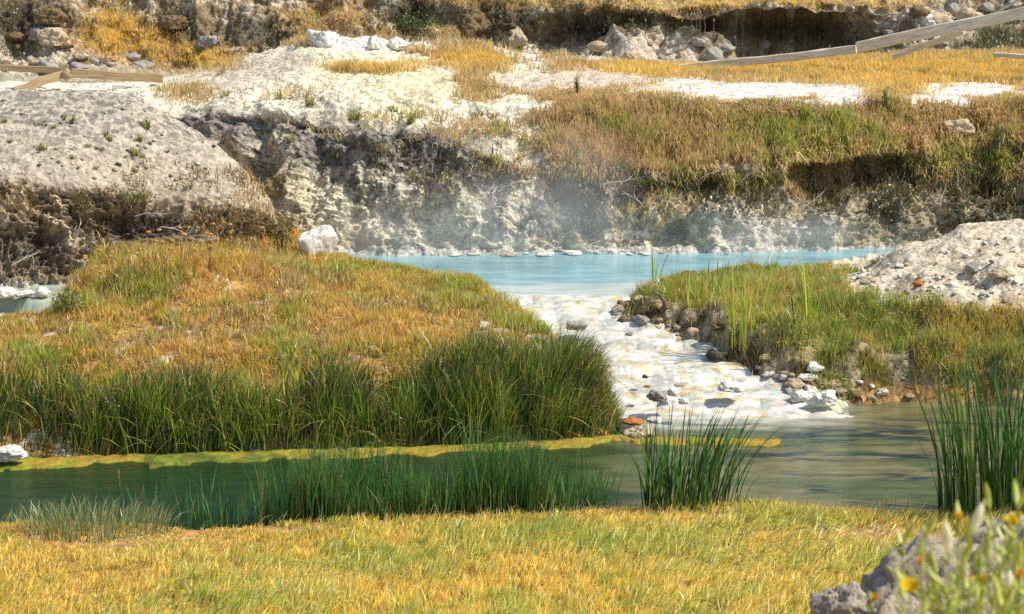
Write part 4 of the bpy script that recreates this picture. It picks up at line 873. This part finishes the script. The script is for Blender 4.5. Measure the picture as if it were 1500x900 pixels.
# dome crest and far boulders
for (px, py, w, a, kd, lab) in [(470, 60, 52, .7, 'white', 'large white rock on the left crest of the white dome'), (548, 66, 24, 1.0, 'white', 'upright white rock at the middle of the dome crest'), (583, 68, 34, .7, 'white', 'broad white rock right of the upright one on the dome crest'),
                                (824, 78, 16, .8, 'white', 'small white stone at the right end of the dome crest'), (695, 45, 62, .85, 'brown', 'large brown boulder in shadow behind the dome'), (760, 62, 30, 1.2, 'tan', 'upright tan boulder right of the large brown one'),
                                (705, 52, 30, .5, 'tan', 'small tan boulder at the foot of the large brown one'), (75, 28, 44, .7, 'brown', 'brown boulder at the top left of the far bank'), (75, 62, 44, .8, 'tan', 'pale boulder on the far slope behind the left rail'), (300, 65, 34, .8, 'grey', 'grey boulder in the gully behind the left grass'),
                                (260, 35, 46, .6, 'brown', 'brown slab boulder overhanging the gully at the upper left'), (1362, 34, 34, .6, 'white', 'white rock above the long rail near the top right'), (1302, 52, 24, .6, 'grey', 'grey rock left of the white rock above the long rail'), (1400, 190, 46, .7, 'tan', 'round tan rock bulging from the grassy cliff top at the right')]:
    stone(px, py, w, a, kd, lab, hi=True, seed=int(px)+3, cat='boulder' if w > 30 else 'stone', name='boulder' if w > 30 else 'stone', sink=.5)

# ------------------------------------------------------------ dead twigs on the cliffs
M_twig = stone_mat('weathered_twig', (196, 186, 168), bumps=((60, .004),)); M_twigd = stone_mat('dark_twig', (120, 104, 84), bumps=((60, .004),))
def tube(pts, r0, r1, ns=6):
    pts = np.array(pts, float); n = len(pts); V = []
    for i in range(n):
        t = pts[min(i+1, n-1)]-pts[max(i-1, 0)]; t /= np.linalg.norm(t)+1e-9
        u = np.cross(t, [.3, .2, 1.]); u /= np.linalg.norm(u)+1e-9; v = np.cross(t, u); r = r0+(r1-r0)*i/(n-1)
        for k in range(ns):
            a = 2*np.pi*k/ns; V.append(pts[i]+r*(np.cos(a)*u+np.sin(a)*v))
    Q = [[i*ns+k, i*ns+(k+1) % ns, (i+1)*ns+(k+1) % ns, (i+1)*ns+k] for i in range(n-1) for k in range(ns)]
    return np.array(V), np.array(Q)
def twig_mesh(seed, L, fork=3):
    r2 = np.random.default_rng(seed); parts = []; off = 0; V = []; Q = []
    def branch(p0, d, l, r, lev):
        nonlocal off
        pts = [p0]; dd = d.copy()
        for i in range(7):
            dd = dd+r2.normal(0, .16, 3); dd /= np.linalg.norm(dd); pts.append(pts[-1]+dd*l/7)
        v, q = tube(pts, r, r*.35, 5); V.append(v); Q.append(q+off); off += len(v)
        if lev:
            for k in range(fork): j = r2.integers(2, 7); branch(pts[j], (dd+r2.normal(0, .6, 3))/1.2, l*.5, r*.55, lev-1)
    branch(np.zeros(3), np.array([1., 0, 0]), L, .014, 1)
    return np.concatenate(V), np.concatenate(Q)
for i, (px, py, L, ang, kd) in enumerate([(1085, 265, .5, 50, 0), (1050, 250, .5, 200, 0), (1320, 280, .5, -60, 0), (1300, 270, .6, -70, 0), (1400, 285, .5, 100, 0), (1470, 275, .8, 20, 0), (1440, 290, .4, 170, 1), (1220, 285, .4, 60, 1), (880, 270, .6, 15, 0), (1000, 290, .5, -50, 1),
                                   (940, 300, .5, 120, 0), (1480, 250, .5, 30, 0), (840, 320, .5, 70, 1), (1340, 310, .5, 40, 1), (1100, 285, .4, 130, 0), (1180, 300, .4, 20, 0), (1420, 315, .5, 150, 0), (1375, 300, .4, 80, 0)]):
    q = on_surface(px, py); V, Q = twig_mesh(900+i, L)
    a = math.radians(ang)
    link('dead_branch', make_mesh('dead_branch', V, quads=Q), M_twig if not kd else M_twigd, loc=(q[0], q[1]-.06, q[2]), rot=(.1, -a, 0), label='thin bleached dead branch sticking out of the right cliff', cat='dead branch', group='dead branches on the right cliff')
for i, (px, py, L, ang) in enumerate([(235, 330, .55, 15), (200, 318, .5, 5), (55, 372, .4, 200), (20, 390, .5, 25), (110, 360, .45, 40)]):
    q = on_surface(px, py, S=msurf); V, Q = twig_mesh(950+i, L)
    link('dead_branch', make_mesh('dead_branch', V, quads=Q), M_twig, loc=(q[0], q[1]-.06, q[2]), rot=(.1, -math.radians(ang), 0), label='thin pale dead branch on the brown scarp at the left', cat='dead branch', group='dead branches on the left scarp')
V, Q = tube([(0, 0, 0), (-.03, 0, .1), (-.1, 0, .2), (-.22, 0, .26)], .05, .018, 7)
link('snag', make_mesh('snag', V, quads=Q), M_twigd, loc=on_surface(978, 452)+np.array([0, -.02, 0]), label='curved dark snag at the edge of the right bank above the cascade', cat='snag')
for i, (px, py, h) in enumerate([(1007, 46, .42), (1020, 44, .36), (1028, 47, .46), (1032, 47, .4), (1046, 53, .45), (1076, 70, .3), (1088, 76, .62), (1197, 70, .2), (925, 44, .3), (600, 45, .3), (945, 46, .35), (905, 30, .3)]):
    h *= .8; q = on_surface(px, py); V, Q = tube([(0, 0, -.05), (.04*math.sin(px), 0, h*.5), (0, 0, h)], .012, .007, 5); V2, Q2 = tube([(0, 0, h), (0, 0, h+.03), (0, 0, h+.07)], .035, .02, 6)
    root = link('dry_stalk', None, loc=q+np.array([0, -.15, 0]), label='tall dry flower stalk standing below the far bank', cat='dry stalk', group='dry stalks below the far bank')
    link('stem', make_mesh('stem', V, quads=Q), M_twigd, root); link('seed_head', make_mesh('seed_head', V2, quads=Q2), M_twigd, root)
# hanging weed on the central cliff corner
def bush(n, rx, rz, leaf, cols, wts, ry=None):
    ry = ry or rx
    th = rng.normal(0, 1, (n, 3)); th /= np.linalg.norm(th, axis=1, keepdims=True); rr = rng.random(n)[:, None]**.5
    P = th*rr*np.array([rx, ry, rz]); P[:, 2] += rz; P = P[(noise(P[:, 0], P[:, 1], P[:, 2], 5/rx*.25, 5) > -.35)]
    n = len(P)
    return blades(P, leaf*(.6+.6*rng.random(n)), leaf*.35*(.6+.6*rng.random(n)), .7*rng.standard_normal((n, 2)), .3, pal(n, cols, wts, .25), 2, rootdark=.85, taper=.2)
def shrub(px, py, rx, rz, n, cols, lab, leaf=.05, S=None, lift=0):
    q = on_surface(px, py, S=S); root = link('shrub', None, loc=(q[0], q[1]-.05, q[2]-lift), label=lab, cat='shrub')
    link('foliage', blade_mesh('foliage', [bush(n, rx, rz, leaf, cols, [1]*len(cols), ry=rx*.6)]), M_grass, root)
    VV, QQ = [], []; off = 0
    for k in range(5):
        a = rng.uniform(-1, 1); v, q2 = tube([(0, 0, -.08), (a*rx*.4, 0, rz*.7), (a*rx*.8, .02, rz*1.5)], .012, .005, 5); VV.append(v); QQ.append(q2+off); off += len(v)
    link('stem', make_mesh('stem', np.concatenate(VV), quads=np.concatenate(QQ)), M_twigd, root)
DG = [(84, 106, 44), (60, 80, 34), (130, 140, 70)]; BG = [(110, 140, 60), (150, 164, 70), (80, 110, 44)]; GG = [(150, 156, 140), (110, 116, 100), (190, 192, 180)]; OG = [(130, 120, 60), (90, 86, 42), (180, 150, 80)]
shrub(414, 372, .28, .42, 900, OG+DG[:1], 'leggy olive weed at the corner where hillside and white cliff meet')
shrub(905, 250, .26, .13, 350, GG+BG[:1], 'grey green shrub hanging in the dark alcove of the cliff')
shrub(862, 288, .30, .16, 420, GG, 'silvery shrub at the left of the rock face above the pool'); shrub(905, 296, .2, .1, 250, GG, 'small silvery shrub low on the rock face above the pool')
shrub(950, 276, .35, .16, 500, BG+DG, 'bright green shrub under the draping dry grass'); shrub(1310, 245, .42, .2, 700, BG+OG, 'yellow green bush right of the dark recess in the cliff')
shrub(1430, 260, .34, .16, 500, BG+DG, 'bright green bush low on the cliff at the right'); shrub(1460, 222, .10, .34, 300, BG, 'slender upright green plant on the right cliff top')
shrub(1490, 232, .2, .16, 260, DG+OG, 'olive bush at the right edge of the cliff'); shrub(1470, 60, .4, .3, 700, BG+DG, 'green weeds under the long rail at the top right'); shrub(1440, 62, .3, .22, 500, BG+DG, 'green patch of weeds left of the tallest under the long rail')
shrub(1300, 158, .10, .24, 240, BG+OG, 'small upright green plant beside the white terrace'); shrub(845, 135, .08, .2, 160, BG, 'slim yellow green plant on the grassy terrace edge'); shrub(610, 45, .5, .25, 700, BG+DG, 'low green weeds in the hollow behind the dome')
shrub(100, 460, .32, .18, 700, DG+OG, 'dark green bush by the small water at the left'); shrub(1420, 262-8, .3, .12, 300, DG, 'dark bush in the shaded right cliff')
shrub(200, 300, .34, .14, 500, OG+DG, 'olive scrub hanging over the dark hollow of the left scarp', S=msurf); shrub(122, 320, .22, .22, 400, OG, 'dry olive bush on the left scarp', S=msurf)

# ------------------------------------------------------------ timber rails
def wood_material(name, c):
    m, nt, nd, lk = new_mat(name)
    out = N(nt, 'ShaderNodeOutputMaterial'); p = N(nt, 'ShaderNodeBsdfPrincipled', i_Roughness=.85); p.inputs['Specular IOR Level'].default_value = .2
    tc = N(nt, 'ShaderNodeTexCoord'); mp = N(nt, 'ShaderNodeMapping'); mp.inputs['Scale'].default_value = (1.2, 22, 22); lk.new(tc.outputs['Object'], mp.inputs[0])
    n = N(nt, 'ShaderNodeTexNoise', i_Scale=2.0, i_Detail=8.0, i_Roughness=.7); lk.new(mp.outputs[0], n.inputs[0])
    cr = N(nt, 'ShaderNodeValToRGB'); e = cr.color_ramp.elements; e[0].position = .33; e[1].position = .62; e[0].color = (*(lin(c)*.5), 1); e[1].color = (*lin(c), 1)
    lk.new(n.outputs[0], cr.inputs[0]); lk.new(cr.outputs[0], p.inputs['Base Color'])
    b = N(nt, 'ShaderNodeBump', i_Strength=1.0, i_Distance=.02); lk.new(n.outputs[0], b.inputs['Height']); lk.new(b.outputs[0], p.inputs['Normal']); lk.new(p.outputs[0], out.inputs[0])
    return m
M_wood = wood_material('weathered_grey_timber', (244, 234, 214)); M_wood2 = wood_material('brown_timber', (186, 160, 122))
def beam(a, b, h, d):
    """weathered squared timber from a to b as mesh in local frame + matrix"""
    from mathutils import Matrix
    a = np.array(a); b = np.array(b); L = np.linalg.norm(b-a); X = (b-a)/L; Yv = np.cross([0, 0, 1], X); Yv /= np.linalg.norm(Yv); Z = np.cross(X, Yv)
    n = 40; V = []; ch = min(h, d)*.12
    sec = [(-d/2+ch, -h/2), (d/2-ch, -h/2), (d/2, -h/2+ch), (d/2, h/2-ch), (d/2-ch, h/2), (-d/2+ch, h/2), (-d/2, h/2-ch), (-d/2, -h/2+ch)]
    for i in range(n+1):
        x = -L/2+L*i/n
        for (y, z) in sec:
            k = .035*h*float(noise(np.array([x*3]), np.array([y*20]), np.array([z*20+L]), 1., 7)[0]); V.append((x, y*(1+k/h*2), z*(1+k/h*2)+.01*math.sin(i*.23+L*7)))
    Q = [[i*8+k, i*8+(k+1) % 8, (i+1)*8+(k+1) % 8, (i+1)*8+k] for i in range(n) for k in range(8)]
    V += [(-L/2, 0, 0), (L/2, 0, 0)]; c1, c2_ = len(V)-2, len(V)-1
    T = [[c1, (k+1) % 8, k] for k in range(8)]+[[c2_, n*8+k, n*8+(k+1) % 8] for k in range(8)]
    me = make_mesh('rail', np.array(V), quads=np.array(Q), tris=np.array(T), smooth=False)
    M = Matrix(((X[0], Yv[0], Z[0], (a+b)[0]/2), (X[1], Yv[1], Z[1], (a+b)[1]/2), (X[2], Yv[2], Z[2], (a+b)[2]/2), (0, 0, 0, 1)))
    return me, M
def beam_part(root, name, a, b, h, d, mat, label=None):
    me, M = beam(a, b, h, d); o = link(name, me, mat, parent=root, label=label); o.matrix_parent_inverse = root.matrix_world.inverted(); 
    from mathutils import Matrix
    o.matrix_parent_inverse = Matrix.Translation(-Vector(root.location)); o.matrix_basis = M; return o
root = link('timber_rail', None, loc=W(1250, 85, Y=41.5), label='long weathered grey timber rail sloping up to the right above the terrace', cat='rail fence')
beam_part(root, 'rail', W(965, 104, Y=43.2), W(1254, 73, Y=41.6), .17, .14, M_wood)
beam_part(root, 'rail', W(1256, 70, Y=41.5), W(1640, -12, Y=39.5), .235, .15, M_wood, 'thicker near rail of the pair')
beam_part(root, 'brace', W(1308, 83, Y=41.7), W(1412, 47, Y=41.0), .13, .08, M_wood)
beam_part(root, 'post', W(1600, 130, Y=39.9), W(1600.5, -10, Y=39.95), .16, .16, M_wood2)
root = link('wooden_plank', None, loc=W(1490, 83, Y=41.0), label='short pale plank lying low in the gold grass at the right edge', cat='plank')
beam_part(root, 'plank', W(1455, 81, Y=41.2), W(1600, 86, Y=40.6), .09, .12, M_wood)
root = link('wooden_pole', None, loc=W(1470, 15, Y=46), label='thin pale pole leaning above the long rail in the top right corner', cat='pole')
beam_part(root, 'pole', W(1448, 25, Y=46.5), W(1530, -20, Y=46), .05, .05, M_wood)
root = link('timber_rail', None, loc=W(98, 125, Y=38.5), label='brown timber rail with a round post and slanting brace behind the left hillside', cat='rail fence')
beam_part(root, 'rail', W(-300, 80, Y=38.2), W(97, 104, Y=38.9), .12, .10, M_wood2)
beam_part(root, 'rail', W(104, 107, Y=38.95), W(238, 116, Y=39.6), .17, .10, M_wood2)
beam_part(root, 'brace', W(20, 135, Y=37.9), W(92, 108, Y=38.75), .15, .12, M_wood2)
V, Q = tube([W(92, 114, Y=38.7)-W(98, 125, Y=38.5), W(98, 109.5, Y=38.72)-W(98, 125, Y=38.5), W(102, 107, Y=38.74)-W(98, 125, Y=38.5)], .10, .10, 14)
V = np.vstack([V, V[:14].mean(0), V[-14:].mean(0)]); nV = len(V)
T = [[nV-2, (k+1) % 14, k] for k in range(14)]+[[nV-1, nV-16+k, nV-16+(k+1) % 14] for k in range(14)]
link('post', make_mesh('post', V, quads=Q, tris=np.array(T)), M_wood2, root)
root = link('wooden_plank', None, loc=W(205, 130, Y=39.6), label='low pale board lying below the brown rail behind the left hillside', cat='plank')
beam_part(root, 'plank', W(165, 128, Y=39.5), W(240, 131, Y=39.8), .10, .08, M_wood)
# small support logs so the left rail stands
# ------------------------------------------------------------ foreground volcanic rocks
S_pit = stone_mat('porous_lava_rock', (178, 162, 142), contrast=(.5, 1.25), fine=5, bumps=((14, .02), (60, .010)), vor=0)
def pit_material():
    m = rock_material('porous_grey_rock', base=tuple(lin((182, 168, 146))), contrast=(.55, 1.25), fine=4, bumps=((12, .02), (45, .008), (140, .004)), vor=0)
    return m
M_pit = pit_material(); mats['pit'] = M_pit
def fore_rock(px, py, Y, size, seed, lab, rot=0, planes=9, rough=.22):
    q = W(px, py, Y=Y)
    P, T = rock_verts(6, seed, planes, rough, size=size, pits=.055, flat=.9)
    me = make_mesh('boulder', P, tris=T); me.materials.append(M_pit)
    return link('boulder', me, loc=q, rot=(0, 0, rot), label=lab, cat='boulder')
fore_rock(1415, 930, 9.3, (.54, .40, .43), 612, 'largest porous grey rock in the bottom right corner behind the flowers', rot=.4)
fore_rock(1240, 905, 8.9, (.165, .17, .20), 633, 'smaller pitted grey rock left of the largest one in the foreground')
fore_rock(1490, 880, 9.7, (.34, .3, .38), 655, 'porous grey rock behind the flowers at the right edge')
fore_rock(1305, 925, 8.7, (.20, .15, .16), 671, 'low grey rock between the two foreground boulders')

# ------------------------------------------------------------ foreground flowering plants
M_leaf = leaf_material('pale_succulent_leaf', .35, base=tuple(lin((222, 224, 104))), gloss=.05); M_leaf2 = leaf_material('green_leaf', .35, base=tuple(lin((176, 190, 90))), gloss=.05)
M_petal = leaf_material('yellow_petal', .45, base=tuple(lin((255, 226, 30))), gloss=.02); M_petal2 = leaf_material('orange_petal', .45, base=tuple(lin((255, 208, 60))), gloss=.02); M_seed = leaf_material('cream_bud', .4, base=tuple(lin((255, 248, 210))), gloss=.03)
def leaf_shape(L, w, curl=.2, th=.25, n=8):
    V = []; 
    for i in range(n+1):
        t = i/n; ww = w*math.sin(math.pi*min(1, (t*.92+.08)))**.7*.5; z = curl*L*t*t
        for k in range(6):
            a = 2*math.pi*k/6; V.append((ww*math.cos(a), L*t, z+ww*th*math.sin(a)))
    Q = [[i*6+k, i*6+(k+1) % 6, (i+1)*6+(k+1) % 6, (i+1)*6+k] for i in range(n) for k in range(6)]
    return np.array(V), np.array(Q)
LM = [make_mesh('leaf', *[leaf_shape(.08, .017, .25)[0]], quads=leaf_shape(.08, .017)[1]), make_mesh('leaf', leaf_shape(.07, .019, -.1)[0], quads=leaf_shape(.07, .019)[1])]
LM[0].materials.append(M_leaf); LM[1].materials.append(M_leaf2)
BUD = make_mesh('bud', leaf_shape(.075, .022, 0, .9)[0], quads=leaf_shape(.075, .022)[1]); BUD.materials.append(M_seed)
def petals(n, L, w, mat, up):
    VV, QQ, off = [], [], 0
    for k in range(n):
        V, Q = leaf_shape(L, w, .15, .12, 5); a = 2*math.pi*k/n; t = up
        V = V@np.array([[1, 0, 0], [0, math.cos(t), math.sin(t)], [0, -math.sin(t), math.cos(t)]])
        V = V@np.array([[math.cos(a), math.sin(a), 0], [-math.sin(a), math.cos(a), 0], [0, 0, 1]]); VV.append(V); QQ.append(Q+off); off += len(V)
    m = make_mesh('flower', np.concatenate(VV), quads=np.concatenate(QQ)); m.materials.append(mat); return m
FL1 = petals(12, .048, .019, M_petal, .7); FL2 = petals(8, .046, .013, M_petal2, 1.15)
prng = np.random.default_rng(5)
def plant(px, py, Y, top_px, top_py, lab, flower=None, leaves=17):
    zb = float(near_profile(np.array([0.]), np.array([Y]))[0])
    top = W(top_px, top_py, Y=Y+.05); b = W(px, py, Y=Y); base = np.array([b[0], b[1], zb-.05])
    root = link('flowering_plant', None, loc=base, label=lab, cat='flowering plant')
    ax = top-base; pts = [ax*t+np.array([.03*math.sin(t*5+px), .02*math.cos(t*4), 0])*(t*(1-t)*2) for t in np.linspace(0, 1, 12)]
    V, Q = tube(pts, .0032, .002, 7); link('stem', make_mesh('stem', V, quads=Q), M_leaf2, root)
    L = np.linalg.norm(ax)
    for i in range(leaves):
        t = 1-(i/leaves)*min(.95, .5/L); p = np.array(ax)*t+np.array([.03*math.sin(t*5+px), .02*math.cos(t*4), 0])*(t*(1-t)*2)
        me_ = LM[0] if prng.random() < .7 else LM[1]
        link('leaf', me_, parent=root, loc=p, rot=(prng.uniform(.15, 1.1), 0, i*2.4+prng.uniform(-.4, .4)), scale=prng.uniform(.45, 1.15))
    if flower == 'y': link('flower', FL1, parent=root, loc=ax, rot=(prng.uniform(-.3, .5), prng.uniform(-.5, .3), 0), scale=.9)
    elif flower == 'o': link('flower', FL2, parent=root, loc=ax, rot=(prng.uniform(-.2, .3), prng.uniform(-.4, .4), 0), scale=.75)
    elif flower == 'b': link('bud', BUD, parent=root, loc=ax, rot=(1.3+prng.uniform(-.2, .3), prng.uniform(-.5, .5), 0), scale=1.2)
    else: link('bud', LM[0], parent=root, loc=ax, rot=(1.4, prng.uniform(-.5, .5), 0))
    return root
for k, (px, tx, ty, f, lab) in enumerate([
        (1400, 1355, 792, None, 'leafy pale green plant tip highest over the left of the large rock'), (1345, 1322, 800, None, 'pale green twin tipped plant over the middle of the large rock'), (1400, 1405, 768, 'o', 'plant with a closed orange bud standing highest of the foreground flowers'),
        (1440, 1424, 785, 'b', 'plant with a long cream bud right of the orange one'), (1480, 1473, 798, 'b', 'plant with a cream bud near the right edge'), (1495, 1488, 770, 'y', 'plant with a yellow flower at the right edge'),
        (1350, 1333, 868, 'y', 'plant with the largest open yellow flower at the bottom of the photo'), (1450, 1438, 860, 'y', 'plant with a yellow flower in the bottom right corner'), (1290, 1277, 884, 'o', 'low plant with a yellow orange flower nearest the small rock'),
        (1360, 1347, 830, 'o', 'plant with an orange bud over the middle of the large rock'), (1400, 1390, 812, 'b', 'plant with a cream bud in front of the large rock'), (1500, 1450, 745, None, 'leafy plant tip reaching up in front of the grass at the right'), (1530, 1492, 745, None, 'leafy plant reaching the highest at the right edge'),
        (1380, 1375, 876, None, 'leafy plant at the bottom edge left of the corner flower'), (1420, 1410, 850, 'o', 'plant with a small orange flower between the two yellow ones'), (1470, 1466, 835, None, 'leafy plant in front of the right boulder'),
        (1500, 1490, 850, 'o', 'plant with an orange flower low at the right edge'), (1330, 1372, 842, None, 'leafy green plant in the middle of the flower patch'), (1430, 1436, 890, None, 'low leafy plant at the bottom right'), (1485, 1478, 884, 'b', 'low plant with a cream bud at the bottom right corner')]):
    plant(px, 920, 4.6+.9*((k*37) % 10)/10, tx, ty, lab, f)
for tx, ty in [(1400, 860), (1418, 880), (1460, 870), (1448, 820), (1478, 815), (1495, 830), (1365, 885), (1395, 890), (1410, 830), (1470, 895), (1495, 865), (1432, 845)]:
    plant(tx+8, 920, prng.uniform(4.7, 5.5), tx, ty, 'low leafy yellow green plant filling the bottom right corner', None)['group'] = 'low leafy plants in the corner'

# ------------------------------------------------------------ steam
def steam_mat(name, dens):
    m, nt, nd, lk = new_mat(name)
    out = N(nt, 'ShaderNodeOutputMaterial'); v = N(nt, 'ShaderNodeVolumePrincipled'); v.inputs['Color'].default_value = (1, .985, .96, 1); v.inputs['Anisotropy'].default_value = .2
    tc = N(nt, 'ShaderNodeTexCoord'); ln_ = N(nt, 'ShaderNodeVectorMath', operation='LENGTH'); lk.new(tc.outputs['Object'], ln_.inputs[0])
    mr = N(nt, 'ShaderNodeMapRange', interpolation_type='SMOOTHSTEP'); mr.inputs[1].default_value = 1.0; mr.inputs[2].default_value = .1; mr.inputs[3].default_value = 0; mr.inputs[4].default_value = 1; lk.new(ln_.outputs['Value'], mr.inputs[0])
    g = N(nt, 'ShaderNodeNewGeometry'); n = N(nt, 'ShaderNodeTexNoise', i_Scale=1.1, i_Detail=3.0, i_Distortion=.6); lk.new(g.outputs['Position'], n.inputs[0])
    m2 = N(nt, 'ShaderNodeMapRange'); m2.inputs[1].default_value = .42; m2.inputs[2].default_value = .7; m2.inputs[3].default_value = .3; m2.inputs[4].default_value = 1; lk.new(n.outputs[0], m2.inputs[0])
    a = N(nt, 'ShaderNodeMath', operation='MULTIPLY'); lk.new(mr.outputs[0], a.inputs[0]); lk.new(m2.outputs[0], a.inputs[1])
    b = N(nt, 'ShaderNodeMath', operation='MULTIPLY'); lk.new(a.outputs[0], b.inputs[0]); b.inputs[1].default_value = dens
    lk.new(b.outputs[0], v.inputs['Density']); lk.new(v.outputs[0], out.inputs['Volume'])
    return m
for (px, py, Y, sx, sy, sz, dn, lab) in [(720, 330, 33.6, 3.8, .9, 1.2, .62, 'thin white steam drifting over the left half of the pool'), (850, 270, 34.2, 1.3, .6, 1.5, .42, 'thin steam wisp rising in front of the cliff'), (1120, 345, 34.3, 2.8, .6, .6, .8, 'low steam along the far edge of the pool'), (530, 350, 34.0, 1.0, .6, .6, .5, 'steam near the white pillar')]:
    V, T = ICO[4]; me = make_mesh('steam', V, tris=T)
    link('steam', me, steam_mat('steam_vapour', dn), kind='stuff', label=lab, cat='steam', loc=W(px, py, Y=Y), scale=(sx, sy, sz))

# ------------------------------------------------------------ light, world, camera
sc = bpy.context.scene
w = bpy.data.worlds.new('World'); sc.world = w; w.use_nodes = True; nt = w.node_tree; nt.nodes.clear()
sky = nt.nodes.new('ShaderNodeTexSky'); sky.sky_type = 'NISHITA'; sky.sun_disc = False
sd = Vector((.80, -.10, 1.0)).normalized()
sky.sun_elevation = math.asin(sd.z); sky.sun_rotation = math.atan2(sd.x, sd.y)
bg = nt.nodes.new('ShaderNodeBackground'); bg.inputs[1].default_value = .15; wo = nt.nodes.new('ShaderNodeOutputWorld')
nt.links.new(sky.outputs[0], bg.inputs[0]); nt.links.new(bg.outputs[0], wo.inputs[0])
L = bpy.data.lights.new('sun', 'SUN'); L.energy = 5.0; L.angle = math.radians(.5); L.color = (1, .95, .85)
lo = bpy.data.objects.new('sun', L); C.objects.link(lo); lo.rotation_euler = sd.to_track_quat('Z', 'Y').to_euler(); lo.location = (0, 0, 40)
cam = bpy.data.cameras.new('camera'); co = bpy.data.objects.new('camera', cam); C.objects.link(co)
cam.sensor_width = 36; cam.lens = F/1500*36; cam.clip_end = 600; cam.clip_start = .1
co.location = (0, 0, H0); co.rotation_euler = (math.pi/2-PITCH, 0, 0)
cam.dof.use_dof = True; cam.dof.focus_distance = 29; cam.dof.aperture_fstop = 4.6
sc.camera = co
sc.view_settings.view_transform = 'Standard'; sc.view_settings.look = 'None'; sc.view_settings.exposure = 0
sc.cycles.max_bounces = 6; sc.cycles.diffuse_bounces = 3; sc.cycles.transmission_bounces = 4; sc.cycles.volume_bounces = 1; sc.cycles.use_denoising = False
sc.cycles.volume_step_rate = 3; sc.cycles.volume_max_steps = 64
